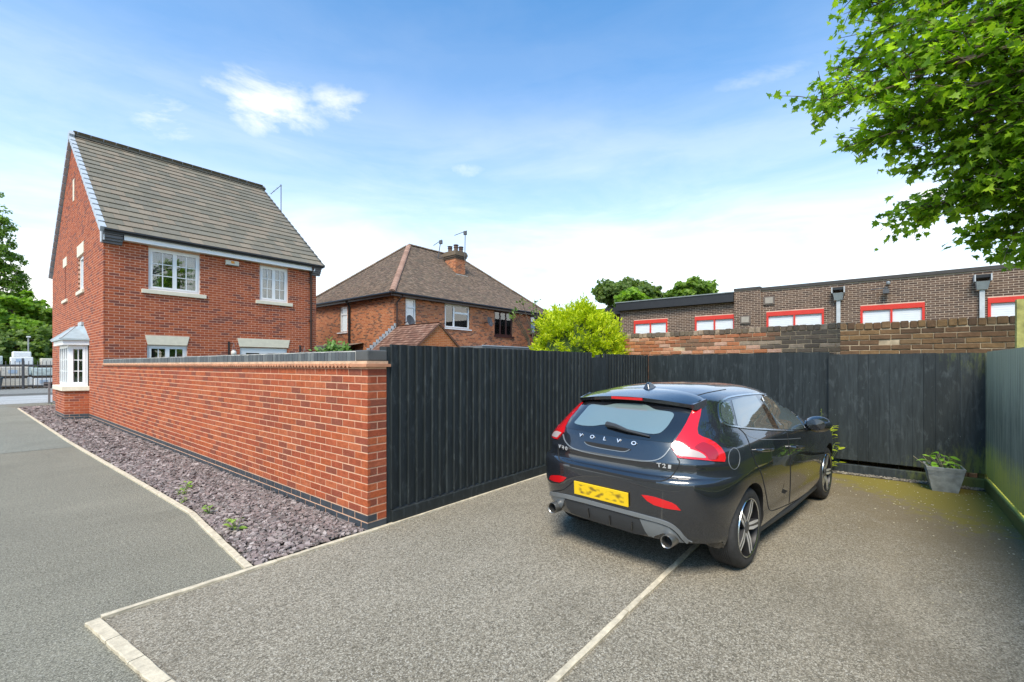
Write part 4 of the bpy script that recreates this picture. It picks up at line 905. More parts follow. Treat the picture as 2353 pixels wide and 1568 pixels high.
x0_, x1_ = on_y(1108, 796, 15.6)[0], on_y(1222, 800, 15.6)[0]; zt_ = on_y(1160, 797, 15.6)[1]
fx_ = thing('flat_roof_extension', ((x0_+x1_)/2, 16.5, 0), 'low grey flat roofed extension under the brown framed window', 'extension')
MB().box(x0_, x1_, 15.6, SY-.01, -.1, zt_-.16).build('wall', M['sbrick'], fx_); MB().box(x0_-.12, x1_+.12, 15.48, SY-.01, zt_-.16, zt_).build('roof', simple('grey_felt_fascia', (.16,.175,.19), .5), fx_); MB().box(x0_-.13, x1_+.13, 15.46, 15.50, zt_-.02, zt_+.03).build('edge_trim', M['verge'], fx_)
x0_, z0_ = on_x(725, 802, 12.3)[0], on_x(725, 800, 12.3)[1]
lt = thing('lean_to', (11.6, 21, 0), 'low dark lean to with white gutter between the two houses', 'shed')
MB().box(11.2, SX-.01, 20.0, 25.4, -.1, 2.25).build('wall', M['omortar'], lt); MB().box(11.05, 11.2, 19.9, 25.5, 2.30, 2.38).build('gutter', M['white'], lt); MB().add([(11.1,19.9,2.36),(SX-.01,19.9,2.7),(SX-.01,25.5,2.7),(11.1,25.5,2.36)], [(0,1,2,3)]).build('roof', M['ptile'], lt)

# ------------------------------------------------------------------ brown brick warehouse with red framed shuttered windows
KX = 21.0; YA, YB = on_x(1425, 700, KX)[0], -16.0; YP0, YP1 = on_x(1690, 680, KX)[0], on_x(1747, 680, KX)[0]
ZT = 4.66
kh = thing('warehouse', (26, -2, 0), 'long flat roofed brown brick warehouse with red framed shuttered windows', 'warehouse')
fk = frame((KX, YB, 0), (0,1,0), (-1,0,0)); LK = YA-YB
def kw(xl, xr, yt): a, z = on_x(xr, yt, KX); b, z2 = on_x(xl, yt, KX); return (a-YB, b-YB, 2.0, z2)
KW = [kw(1457, 1534, 736.7), kw(1597, 1689, 725.2), kw(1761.5, 1893.5, 719.5), kw(1977, 2125, 704.4), kw(2269.5, 2440, 685.5)]
KW = [(a, b, c, 3.755) for a, b, c, d in KW]
a = KW[-1]; KW.append((a[0]-5.2, a[0]-2.6, 2.0, 3.755)); KW.append((a[0]-9.0, a[0]-6.4, 2.0, 3.755))
KW = [k for k in KW if k[0] > .3]
mb = MB(); slab(mb, fk, YP1-YB, -.1, ZT, KW); slab(mb, fk, LK, -.1, 4.42, KW, u0=YP1-YB)
mb.box(KX+.02, 40, YA-.02, YA, -.1, 4.42); mb.add([(KX,YB,-.1),(40,YB,-.1),(40,YB,ZT),(KX,YB,ZT)], [(0,1,2,3)])
kwm = mb.build('wall', M['kmortar'], kh)
ks = brick_rows(YP1-YB, 1.4, ZT-.02, KW); kl = [r for r in brick_rows(LK, 1.4, 4.40, KW) if r[1] > YP1-YB]
kl = [(max(a, YP1-YB), b, c, d) for a, b, c, d in kl if b-max(a, YP1-YB) > .03]
lay(kwm, fk, ks+kl, M['kbrick'], 300, ok=lambda c: c.z > 2.35 and c.y < YA)
pr = MB().fbox(fk, YP1-YB-.02, YP0-YB+.02, .012, .14, -.1, ZT+.06).build('pier', M['kmortar'], kh)
fpk = frame((KX-.14, YP1-.02, 0), (0,1,0), (-1,0,0)); lay(pr, fpk, brick_rows(YP0-YP1+.04, 1.4, ZT+.05, first=(-.006,-.118)), M['kbrick'], 0, rest='pier_brickwork')
MB().box(KX-.05, 40, YB, YP1-.02, ZT, ZT+.12).build('parapet_coping', simple('dark_coping', (.05,.045,.042), .7), kh)
MB().box(KX-.17, 40, YP1-.03, YP0+.03, ZT+.06, ZT+.16).build('pier_coping', simple('dark_pier_coping', (.05,.045,.042), .7), kh)
MB().box(KX-.22, 40, YP0+.03, YA+.12, 4.28, 4.66).build('roof_fascia', M['black_p'], kh); MB().box(KX-.26, 40, YP0+.03, YA+.16, 4.66, 4.70).build('roof', simple('felt_roof', (.22,.25,.25), .7), kh)
red = simple('red_frame_paint', (.62,.038,.022), .42, var=.05); shut = simple('white_roller_shutter', (.74,.77,.80), .5, var=.03)
for (a, b, c, d) in KW:
    mb = MB(); mb.fbox(fk, a, b, -.06, .035, d-.17, d).fbox(fk, a, a+.07, -.06, .03, c, d-.17).fbox(fk, b-.07, b, -.06, .03, c, d-.17); m = (a+b)/2; mb.fbox(fk, m-.03, m+.03, -.06, .028, c, d-.17)
    w = mb.build('window_frame', red, kh)
    for q0, q1 in ((a+.07, m-.03), (m+.03, b-.07)):
        sb = MB(); z = c
        while z < d-.18: sb.fbox(fk, q0, q1, -.055, -.03, z, min(z+.066, d-.172)); z += .072
        sb.fbox(fk, q0, q1, -.06, -.05, c, d-.17); sb.build('shutter', shut, w)
def dpk(px, label=None):
    y, z = on_x(px, 640, KX-.1); MB().box(KX-.11, KX-.03, y-.06, y+.06, 0, 4.05).build('downpipe', simple('downpipe_grey', (.50,.52,.53), .5), kh)
    mb = MB(); mb.add([(KX-.30,y-.16,4.28),(KX-.02,y-.16,4.28),(KX-.02,y+.16,4.28),(KX-.30,y+.16,4.28),(KX-.16,y-.12,4.03),(KX-.02,y-.12,4.03),(KX-.02,y+.12,4.03),(KX-.16,y+.12,4.03)], [(4,5,6,7),(0,4,7,3),(0,1,5,4),(3,7,6,2)]); mb.box(KX-.34,KX-.02,y-.2,y-.17,4.28,4.50).box(KX-.34,KX-.02,y+.17,y+.2,4.28,4.50)
    mb.build('hopper_head', simple('hopper_grey', (.50,.52,.53), .5), kh); MB().box(KX-.25, KX-.01, y-.165, y+.165, 4.40, 4.50).build('hopper_mouth', M['black_p'], kh)
dpk(1926.5); dpk(2257)
y, z = on_x(2036, 664, KX-.2); t = thing('floodlight', (KX-.2, y, z), 'small black floodlight bracket on the brown warehouse wall', 'light')
MB().box(KX-.24, KX-.10, y-.09, y+.09, z-.16, z-.02).build('lamp_head', M['grey_m'], t); MB().tube([(KX-.01, y, z+.05), (KX-.2, y, z+.05), (KX-.2, y, z-.02)], .02, 6).tube([(KX-.2, y-.04, z+.03), (KX-.25, y+.42, z+.0)], .016, 6).build('bracket', M['grey_m'], t); MB().lathe([(.001,.1),(.06,.08),(.07,.02),(.05,-.03),(.001,-.04)], 10, (KX-.12, y-.06, z+.18)).build('sensor', M['galv'], t, True)
for px_, py_ in ((1767.5, 691.0), (1713, 735)):
    X_ = KX if px_ > 1750 else KX-.14; y, z = on_x(px_, py_, X_); MB().box(X_-.05, X_-.002, y-.20, y+.20, z-.17, z+.17).build('vent', simple('vent_frame', (.14,.11,.09), .7), kh); MB().box(X_-.065, X_-.05, y-.14, y+.14, z-.12, z+.12).build('vent_cover', simple('vent_cover_buff', (.34,.30,.25), .7), kh)
eb = thing('annex', (24, 13.4, 0), 'low dark flat roofed annex behind the golden shrub', 'building')
MB().box(21.7, 40, YA+.25, 15.6, -.1, 4.2).build('wall', M['kbrick'], eb); MB().box(21.5, 40, YA+.2, 15.8, 4.2, 4.56).build('roof', M['black_p'], eb)

# ------------------------------------------------------------------ road side: railings, yard, sign
ry = 40.8; rt = thing('yard_railings', (4, ry, .11), 'grey steel railings along the far pavement in front of the yard', 'railings')
bm_ = MB().tube([(0,0,0),(0,0,1.72)], .016, 6).mesh('bar', M['grey_m'])
for i in range(54):
    q = bpy.data.objects.new('bar', bm_); COL.objects.link(q); put(q, rt); q.location = (-1.5+i*.19, ry, .11)
for z in (.30, 1.55): MB().box(-1.6, 8.8, ry-.02, ry+.02, z, z+.05).build('rail', M['grey_m'], rt)
for x in (-1.6, 1.0, 2.62, 5.2, 7.8): MB().box(x-.05, x+.05, ry-.05, ry+.05, .1, 2.0).build('post', M['grey_m'], rt)
wraps = [simple('white_wrap', (.78,.79,.78), .35, var=.10, vscale=9, bumps=.4, bscale=14), simple('green_white_wrap', (.52,.60,.57), .35, var=.25, vscale=7, bumps=.4, bscale=14), simple('cream_blocks', (.62,.58,.50), .8, var=.2, vscale=10), simple('grey_blocks', (.46,.46,.44), .8, var=.2, vscale=10)]
palw = simple('pallet_wood', (.10,.07,.045), .9, var=.3)
labc = [simple('orange_pack_label', (.80,.42,.08), .6), simple('pale_blue_pack_label', (.40,.50,.62), .6)]
names = ['white wrapped', 'greenish wrapped', 'cream', 'grey']
spots = []
for i in range(7): spots.append((1.0+i*1.35, 42.4, [2, 2, 2, 1, 2, 2, 2][i], [3, 2, 0, 1, 1, 0, 0][i], i))
for i in range(7): spots.append((1.4+i*1.4, 44.6, [3, 3, 3, 3, 3, 3, 3][i], [0, 0, 2, 0, 0, 0, 2][i], i+7))
pos_w = ['leftmost near the pavement', 'second from the left near the pavement', 'third from the left near the pavement', 'fourth from the left near the pavement', 'fifth from the left near the pavement', 'sixth from the left near the pavement', 'rightmost near the pavement',
         'leftmost in the back row', 'second from the left in the back row', 'third from the left in the back row', 'fourth from the left in the back row', 'fifth from the left in the back row', 'sixth from the left in the back row', 'rightmost in the back row']
for (x, y, n, c, i) in spots:
    t = thing('pallet_stack', (x, y, .11), '%s block pallet stack, %s' % (names[c], pos_w[i]), 'pallet', 'pallet stacks in the yard'); z = .11
    for k in range(n):
        h = R_.uniform(.50, .60); w = R_.uniform(.50, .60)
        pb = MB()
        for q in (-.45, 0, .45): pb.box(x-.55, x+.55, y+q-.05, y+q+.05, z, z+.10)
        pb.box(x-.56, x+.56, y-.52, y+.52, z+.10, z+.125); pb.build('pallet', palw, t)
        bevel_obj(MB().box(x-w, x+w, y-.5, y+.5, z+.126, z+.126+h).build('wrapped_pack', wraps[c if k == 0 or c > 1 else R_.randrange(2)], t), .04, 2)
        if (i+k) % 2 == 0: MB().box(x-.28, x+.10, y-.508, y-.5, z+.30, z+.52).build('pack_label', labc[(i+k)//2 % 2], t)
        z += .126+h
    if i == 8: pack_at = (x, y, z)
x, y, z = pack_at; tag(bevel_obj(MB().box(x-.42, x+.42, y-.45, y+.45, z, z+.36).build('wrapped_pack', wraps[0]), .05), 'white wrapped pack topping the tall block stack', 'pack')
for i, (x, h, lb) in enumerate(((1.55, .80, 'dark teal wheeled bin at the left of the railings'), (4.35, .82, 'dark teal wheeled bin standing before the greenish block stack'))):
    t = thing('wheeled_bin', (x, 41.3, .11), lb, 'bin', 'bins by the yard railings'); tl = simple('teal_bin_plastic', (.03,.06,.075), .5)
    mb = MB(); mb.add([(x-.2,41.1,.12),(x+.2,41.1,.12),(x+.2,41.5,.12),(x-.2,41.5,.12),(x-.27,41.02,h),(x+.27,41.02,h),(x+.27,41.58,h),(x-.27,41.58,h)], [(3,2,1,0),(4,5,6,7),(0,1,5,4),(1,2,6,5),(2,3,7,6),(3,0,4,7)]); mb.build('body', tl, t)
    bevel_obj(MB().box(x-.3, x+.3, 40.98, 41.62, h, h+.06).build('lid', tl, t), .02)
sp = gp(113, 928); t = thing('street_name_sign', sp, 'low grey street name sign seen from behind at the end of the slate bed', 'sign')
MB().box(sp.x-.035, sp.x+.035, sp.y-.035, sp.y+.035, -.1, .90).build('post', M['galv'], t); MB().box(sp.x+.82, sp.x+.89, sp.y-.035, sp.y+.035, -.1, .90).build('post', M['galv'], t)
MB().box(sp.x-.16, sp.x+1.1, sp.y+.036, sp.y+.05, .66, .90).build('name_plate', simple('sign_back_grey', (.10,.10,.10), .6), t); MB().box(sp.x-.16, sp.x+1.1, sp.y+.0, sp.y+.034, .70, .73).box(sp.x-.16, sp.x+1.1, sp.y+.0, sp.y+.034, .83, .86).build('rail', M['galv'], t)
lp = at_d(65, 776, 42); t = thing('street_lamp', (lp.x, lp.y, .11), 'thin white street lamp in front of the trees at the left', 'street lamp')
MB().tube([(lp.x, lp.y, 0), (lp.x, lp.y, lp.z)], .05, 8).build('column', M['galv'], t); MB().box(lp.x-.12, lp.x+.12, lp.y-.45, lp.y+.1, lp.z, lp.z+.12).build('lamp_head', simple('lamp_white', (.75,.76,.76), .4), t)
# ------------------------------------------------------------------ dark grey hatchback (local axes: x forward from the rear axle, y left)
CARO, CART = V3((4.094, 1.684, .004)), rad(-6.52)
car = thing('hatchback_car', CARO, 'dark grey five door hatchback car with red tail lamps parked in the bay', 'car', rotz=CART); LOCAL.add(car.name)
m_, nt_, b_ = new_mat('graphite_car_paint')
b_.inputs['Base Color'].default_value = (.020,.0225,.027,1); b_.inputs['Metallic'].default_value = .25; b_.inputs['Roughness'].default_value = .24; b_.inputs['Coat Weight'].default_value = 1; b_.inputs['Coat Roughness'].default_value = .025; b_.inputs['Coat IOR'].default_value = 1.7
fl = noise(nt_, pos(nt_), 900.0, 1.0); nt_.links.new(mixc(nt_, ramp(nt_, fl, [(.5, 0.0), (.75, 1.0)]), (.014,.016,.021), (.045,.050,.058)), b_.inputs['Base Color'])
dz = nt_.nodes.new('ShaderNodeSeparateXYZ'); nt_.links.new(pos(nt_), dz.inputs[0])
dirt = ramp(nt_, math_n(nt_, 'ADD', dz.outputs[2], math_n(nt_, 'MULTIPLY', noise(nt_, pos(nt_), 9.0, 4.0), .3)), [(.35, .30), (.85, .04)]); nt_.links.new(dirt, b_.inputs['Coat Roughness'])
b_.inputs['Coat Roughness'].default_value = .03
nt_.links.remove([l for l in nt_.links if l.to_socket == b_.inputs['Coat Roughness']][0]); nt_.links.new(math_n(nt_, 'MULTIPLY', dirt, .10), b_.inputs['Coat Roughness'])
M['paint'] = m_
def gloss(name, col, rough=.05, coat=1.0, spec=.5, metal=0.0, ior=1.5):
    m, nt, b = new_mat(name); b.inputs['Base Color'].default_value = (*col, 1); b.inputs['Roughness'].default_value = rough; b.inputs['Coat Weight'].default_value = coat; b.inputs['Coat Roughness'].default_value = .02; b.inputs['Metallic'].default_value = metal; b.inputs['IOR'].default_value = ior; b.inputs['Specular IOR Level'].default_value = spec
    return m
M['cglass'] = gloss('car_side_glass', (.085,.108,.105), .03, 1.0, 1.0, 0, 1.9); M['rglass'] = gloss('car_rear_glass', (.16,.215,.205), .05, 1.0, 1.0, .0, 1.9)  # base colours lightened to stand in for sky reflected in the panes
M['bgloss'] = gloss('gloss_black_glass', (.012,.013,.015), .06); M['redlamp'] = gloss('red_lamp_lens', (.62,.006,.010), .08); M['redlamp2'] = gloss('dark_red_lamp_lens', (.34,.004,.006), .08)
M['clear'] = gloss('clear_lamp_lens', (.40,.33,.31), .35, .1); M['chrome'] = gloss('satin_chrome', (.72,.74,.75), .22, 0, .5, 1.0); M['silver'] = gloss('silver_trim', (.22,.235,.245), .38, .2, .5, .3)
M['rubber'] = simple('tyre_rubber', (.030,.030,.031), .78, var=.25, vscale=30, bumps=.15); M['trim'] = simple('dark_plastic_trim', (.035,.037,.040), .55, var=.1); M['liner'] = simple('wheel_arch_liner', (.012,.012,.012), .9)
rows = [  # z, xr, xf, W, ar, nr
 (.185,-.56,3.30,.775,.70,3.2),(.215,-.66,3.46,.832,.72,3.2),(.32,-.735,3.54,.862,.74,3.2),(.40,-.768,3.57,.862,.74,3.2),(.50,-.787,3.575,.875,.74,3.2),(.60,-.792,3.57,.889,.74,3.2),
 (.70,-.794,3.52,.893,.74,3.2),(.745,-.790,3.48,.894,.745,3.2),(.772,-.768,3.44,.893,.75,3.2),(.788,-.742,3.42,.892,.75,3.2),(.83,-.729,3.34,.889,.76,3.2),(.872,-.734,3.22,.886,.765,3.2),(.90,-.724,3.12,.882,.77,3.2),(.97,-.690,2.75,.870,.78,3.2),(1.01,-.668,2.48,.842,.80,3.3),
 (1.06,-.632,2.25,.800,.85,3.5),(1.12,-.572,2.12,.764,.88,3.7),(1.20,-.465,1.95,.716,.86,4.0),(1.27,-.365,1.80,.670,.84,4.3),(1.32,-.300,1.69,.628,.80,4.4),(1.357,-.200,1.60,.575,.75,4.0),
 (1.39,-.040,1.45,.490,.60,3.4),(1.415,.14,1.27,.385,.48,3.0),(1.432,.36,1.05,.250,.30,2.6),(1.440,.66,.76,.03,.04,2.2)]
A_ = np.array(rows); K = 5; RW = []
for i in range(len(A_)-1):
    p0, p1, p2, p3 = A_[max(i-1, 0)], A_[i], A_[i+1], A_[min(i+2, len(A_)-1)]
    for k in range(K):
        t = k/K; RW.append(.5*((2*p1)+(-p0+p2)*t+(2*p0-5*p1+4*p2-p3)*t*t+(-p0+3*p1-3*p2+p3)*t**3))
RW.append(A_[-1]); RW = np.array(RW); nR = len(RW)
def outline(r):
    z, xr, xf, W, ar, n = r; ar = min(ar, (xf-xr)*.45); af = min(.95, (xf-xr)*.45); nf = 2.9; P = []
    for ph in np.linspace(0, math.pi/2, 26)[:-1]: P.append((xr+ar-ar*math.cos(ph)**(2/n), W*math.sin(ph)**(2/n)))
    for t in np.linspace(0, 1, 40)[:-1]: P.append((xr+ar+(xf-af-xr-ar)*t, W))
    for ph in np.linspace(math.pi/2, 0, 16): P.append((xf-af+af*math.cos(ph)**(2/nf), W*math.sin(ph)**(2/nf) if ph > 0 else 0))
    return [(x, y*(1-.012*((x-1.3)/2)**2)) for x, y in P]
cols = None; mb = MB()
for r in RW:
    o_ = outline(r); zz = lambda x: max(r[0], .295*min(1, max(0, (-.22-x)/.16))+.0001*r[0]); ring = [(x, -y, zz(x)) for x, y in o_]+[(x, y, zz(x)) for x, y in o_[-2:0:-1]]; cols = len(ring); mb.v += ring
for i in range(nR-1):
    for k in range(cols): mb.f.append((i*cols+k, i*cols+(k+1) % cols, (i+1)*cols+(k+1) % cols, (i+1)*cols+k)); mb.m.append(0)
mb.f += [tuple(range(cols-1, -1, -1)), tuple((nR-1)*cols+k for k in range(cols))]; mb.m += [0, 0]
bme = mb.mesh('body', [M['paint'], M['liner']], True)
BV = BVHTree.FromPolygons([tuple(v.co) for v in bme.vertices], [tuple(p.vertices) for p in bme.polygons])
body = link('body', bme)
cut = MB()
for wx in (0, 2.647):
    for s in (-1, 1):
        n = 48; P = [(wx+.352*math.cos(a), y, .322+.352*math.sin(a)) for y in (s*.60, s*1.05) for a in [2*math.pi*k/n for k in range(n)]]
        cut.add(P, [tuple(range(n)), tuple(range(2*n-1, n-1, -1))]+[(k, (k+1) % n, n+(k+1) % n, n+k) for k in range(n)])
cme = cut.mesh('cutter', [M['liner']]); cob = link('cutter', cme)
bo = body.modifiers.new('arches', 'BOOLEAN'); bo.operation = 'DIFFERENCE'; bo.object = cob; bo.solver = 'EXACT'
try: bo.material_mode = 'TRANSFER'
except Exception: pass
dg = bpy.context.evaluated_depsgraph_get(); nme = bpy.data.meshes.new_from_object(body.evaluated_get(dg))
if len(nme.polygons) > 2000:
    body.modifiers.clear(); body.data = nme
    try: nme.set_sharp_from_angle(angle=rad(40))
    except Exception: pass
else: body.modifiers.clear()
bpy.data.objects.remove(cob); put(body, car)
# photo pixels on the car -> points on the body surface
cth, sth = math.cos(CART), math.sin(CART)
def to_loc(v): return V3((v.x*cth+v.y*sth, -v.x*sth+v.y*cth, v.z))
CO = to_loc(V3((0, 0, CAM_H))-V3((CARO.x, CARO.y, CARO.z)))
def cast(px, py):
    r = (px-PCX)/FPX; d = to_loc(V3((FW[0]+r*RT[0], FW[1]+r*RT[1], (HOR-py)/FPX))).normalized()
    h, n, i, t = BV.ray_cast(CO, d)
    if h is None: h, n, i, t = BV.find_nearest(CO+d*5.0); 
    if n.dot(d) > 0: n = -n
    return h, n
z3 = lambda x, y: ((1950+x/1.8824)/1.63196, (1380+y/1.8824)/1.63196)
z4 = lambda x, y: ((2350+x/2.1475)/1.63196, (1420+y/2.1475)/1.63196)
def smooth_loop(pts, k=4):
    n = len(pts); out = []
    for i in range(n):
        p0, p1, p2, p3 = [np.array(pts[(i+j) % n]) for j in (-1, 0, 1, 2)]
        for q in range(k): t = q/k; out.append(tuple(.5*((2*p1)+(-p0+p2)*t+(2*p0-5*p1+4*p2-p3)*t*t+(-p0+3*p1-3*p2+p3)*t**3)))
    return out
def smooth_line(pts, k=6):
    n = len(pts); out = []
    for i in range(n-1):
        p0, p1, p2, p3 = [np.array(pts[min(max(i+j, 0), n-1)]) for j in (-1, 0, 1, 2)]
        for q in range(k): t = q/k; out.append(tuple(.5*((2*p1)+(-p0+p2)*t+(2*p0-5*p1+4*p2-p3)*t*t+(-p0+3*p1-3*p2+p3)*t**3)))
    return out+[tuple(pts[-1])]
def patch(name, poly, mat, off=.003, parent=None, mirror=False, soft=True, step=6.0):
    pl = smooth_loop(poly) if soft else [tuple(np.array(poly[i])*(1-t)+np.array(poly[(i+1) % len(poly)])*t) for i in range(len(poly)) for t in (0, .34, .67)]
    xs = [p[0] for p in pl]; ys = [p[1] for p in pl]; inner = []
    def inside(x, y):
        c = False; j = len(pl)-1
        for i in range(len(pl)):
            if (pl[i][1] > y) != (pl[j][1] > y) and x < (pl[j][0]-pl[i][0])*(y-pl[i][1])/(pl[j][1]-pl[i][1])+pl[i][0]: c = not c
            j = i
        return c
    y = min(ys)+step/2
    while y < max(ys):
        x = min(xs)+step/2
        while x < max(xs):
            if inside(x, y) and min((x-a)**2+(y-b)**2 for a, b in pl) > (step*.45)**2: inner.append((x, y))
            x += step
        y += step
    n = len(pl); vs_ = [V3((a, -b)) for a, b in pl+inner]
    vo, eo, fo_, *_r = geometry.delaunay_2d_cdt([v.to_2d() for v in vs_], [], [list(range(n))], 1, 1e-4)
    hit = [cast(v[0], -v[1]) for v in vo]; out = []
    ecount = {}
    for f in fo_:
        for a, b in zip(f, list(f[1:])+[f[0]]): ecount[(min(a, b), max(a, b))] = ecount.get((min(a, b), max(a, b)), 0)+1
    bd = [e for e, c in ecount.items() if c == 1]
    for sg in ((1, -1) if mirror else (1,)):
        q = MB(); V = [h+nn*off for h, nn in hit]+[h-nn*.006 for h, nn in hit]; k = len(hit)
        if sg == -1: V = [V3((v.x, -v.y, v.z)) for v in V]
        q.add(V, [tuple(f) for f in fo_]+[(a, b, k+b, k+a) for a, b in bd]); out.append(q.build(name, mat, parent or car, True))
    return out if mirror else out[0]
def strip(name, line, w, mat, off=.003, parent=None, mirror=False, soft=True, taper=False):
    pl = smooth_line(line) if soft else line; L, Rr = [], []
    for i, p in enumerate(pl):
        a, b = np.array(pl[max(i-1, 0)]), np.array(pl[min(i+1, len(pl)-1)]); d = b-a; d = d/(np.linalg.norm(d)+1e-9); nn = np.array((-d[1], d[0]))*w/2
        L.append(cast(*(np.array(p)+nn))); Rr.append(cast(*(np.array(p)-nn)))
    out = []
    for sg in ((1, -1) if mirror else (1,)):
        q = MB(); k = len(pl); V = [h+n*off for h, n in L]+[h+n*off for h, n in Rr]+[h-n*.004 for h, n in L]+[h-n*.004 for h, n in Rr]
        if sg == -1: V = [V3((v.x, -v.y, v.z)) for v in V]
        F = []
        for i in range(k-1): F += [(i, i+1, k+i+1, k+i), (i, 2*k+i, 2*k+i+1, i+1), (k+i, k+i+1, 3*k+i+1, 3*k+i)]
        q.add(V, F+[(0, k, 3*k, 2*k), (k-1, 3*k-1, 4*k-1, 2*k-1) if False else (k-1, 2*k-1, 4*k-1, 3*k-1)]); out.append(q.build(name, mat, parent or car, True))
    return out if mirror else out[0]
P3 = lambda *a: [z3(*p) for p in a]; P4 = lambda *a: [z4(*p) for p in a]
# rear window
patch('rear_window_surround', P3((470,238),(700,246),(900,262),(1080,290),(1203,310),(1180,370),(1130,440),(1088,500),(1062,528),(900,512),(700,490),(520,462),(400,437),(302,415),(340,370),(400,310)), M['bgloss'], .003)
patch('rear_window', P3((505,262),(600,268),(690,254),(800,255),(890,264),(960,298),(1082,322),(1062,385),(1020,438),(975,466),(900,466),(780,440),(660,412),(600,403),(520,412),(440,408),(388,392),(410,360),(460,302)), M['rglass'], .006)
# tail lamps
lampR = P4((528,256),(565,252),(598,250),(592,300),(575,365),(566,412),(573,452),(605,472),(660,492),(712,522),(757,562),(784,602),(791,640),(783,672),(700,668),(600,657),(500,650),(412,640),(384,598),(356,551),(398,492),(440,428),(480,360),(508,300))
lo_ = patch('tail_lamp', lampR, M['redlamp'], .010, mirror=True, soft=False, step=5)
wl_ = patch('reversing_lamp', P4((382,566),(440,567),(500,571),(560,587),(606,610),(632,641),(540,637),(460,630),(424,624),(402,594)), M['clear'], .0125, mirror=True, step=4)
dl_ = patch('lamp_inner_lens', P4((545,560),(600,520),(650,530),(700,560),(730,610),(720,650),(660,652),(640,620),(600,590)), M['redlamp2'], .0122, mirror=True, step=4)
for i in (0, 1): wl_[i].parent = lo_[i]; dl_[i].parent = lo_[i]
strip('lamp_shut_line', P4((602,235),(600,260),(585,330),(572,400),(576,455)), 1.6, M['trim'], .004, mirror=True)
# tailgate lines, and a silver strip painting the highlight along the crease
strip('tailgate_shut_line', P3((272,548),(272,610),(286,652),(350,680),(480,708),(640,742),(800,775),(930,795),(1005,798),(1060,772),(1104,722),(1126,668),(1110,640)), 2.6, M['liner'], .0015)
strip('tailgate_crease_highlight', P3((306,470),(322,520),(372,566),(480,598),(620,624),(760,645),(880,658),(960,652),(1015,622),(1060,566)), 2.2, M['silver'], .005)
patch('tailgate_handle_recess', P3((452,520),(520,528),(620,546),(700,560),(782,574),(765,588),(720,590),(620,574),(540,560),(490,548)), M['liner'], .002)
strip('handle_edge', P3((455,524),(480,545),(540,562),(620,577),(720,592),(755,588),(775,577)), 1.6, M['silver'], .004)
strip('bumper_step', P3((350,690),(500,722),(700,765),(850,795),(960,810)), 4.0, M['liner'], .001)
# bumper
rf = patch('rear_reflector', P4((120,936),(165,941),(230,955),(300,978),(365,1000),(400,1020),(437,1062),(370,1054),(300,1042),(220,1018),(165,985)), M['redlamp'], .005, mirror=True, step=4, soft=False)
patch('diffuser', P3((318,925),(450,962),(620,1003),(840,1070),(880,1130),(912,1196),(780,1160),(640,1115),(480,1068),(360,1022),(335,985)), M['trim'], .004, soft=False)
patch('diffuser_corner', P3((845,1066),(960,1092),(1050,1125),(1100,1165),(1130,1205),(1160,1232),(1115,1228),(1080,1180),(1010,1165),(950,1185),(940,1202),(905,1195)), M['silver'], .005, soft=False)
patch('diffuser_corner', P3((188,890),(240,900),(320,922),(300,980),(285,995),(262,960),(225,935),(195,945),(182,920)), M['silver'], .005, soft=False)
strip('bumper_blade', P3((184,884),(240,888),(330,906),(460,938),(600,976),(760,1018),(900,1056),(1000,1084),(1070,1114),(1120,1155),(1155,1198),(1185,1225),(1210,1236)), 8.0, M['silver'], .012)
for a, b in (((485,990),(490,1050)), ((635,1040),(640,1105)), ((795,1085),(792,1145))): strip('diffuser_fin', P3(a, b), 2.2, M['bgloss'], .014)
strip('bumper_fold', P3((380,800),(340,835),(300,862),(230,872)), 3.0, M['liner'], .0012)
# exhausts
for s in (-1, 1):
    e = MB().lathe([(.036,-.62),(.042,-.62),(.046,-.625),(.047,-.64),(.048,-.752),(.046,-.758),(.041,-.752),(.040,-.66),(.001,-.62)], 24, (0, s*.548, .322), 'X'); x = e.build('exhaust_tip', simple('dull_steel', (.36,.35,.33), .35, metal=.9, var=.2, vscale=20), car, True)
    MB().lathe([(.001,-.695),(.040,-.696)], 20, (0, s*.548, .322), 'X').build('exhaust_bore', M['liner'], x)
# number plate (characters not legible in the photograph)
m_, nt_, b_ = new_mat('yellow_number_plate'); p_ = nt_.nodes.new('ShaderNodeTexCoord').outputs['Object']
vv = N(nt_, 'ShaderNodeTexNoise', i_Scale=26.0, i_Detail=.5); nt_.links.new(scaled(nt_, p_, (1, .75, 1.3)), vv.inputs['Vector'])
sz = nt_.nodes.new('ShaderNodeSeparateXYZ'); nt_.links.new(p_, sz.inputs[0])
band = math_n(nt_, 'LESS_THAN', math_n(nt_, 'ABSOLUTE', sz.outputs[2]), .036); bandy = math_n(nt_, 'LESS_THAN', math_n(nt_, 'ABSOLUTE', sz.outputs[1]), .225)
nt_.links.new(mixc(nt_, math_n(nt_, 'MULTIPLY', math_n(nt_, 'MULTIPLY', band, bandy), ramp(nt_, vv.outputs[0], [(.45, 0.0), (.68, .8)])), (.80,.52,.012), (.11,.065,.02)), b_.inputs['Base Color']); b_.inputs['Roughness'].default_value = .3
h, n = cast(*z3(580, 892)); pl = MB().box(-.006, .006, -.26, .26, -.0555, .0555).build('number_plate', m_, car); pl.location = (h.x-.010, 0, .575); pl.rotation_euler = (0, rad(-3), 0); bevel_obj(pl, .003)
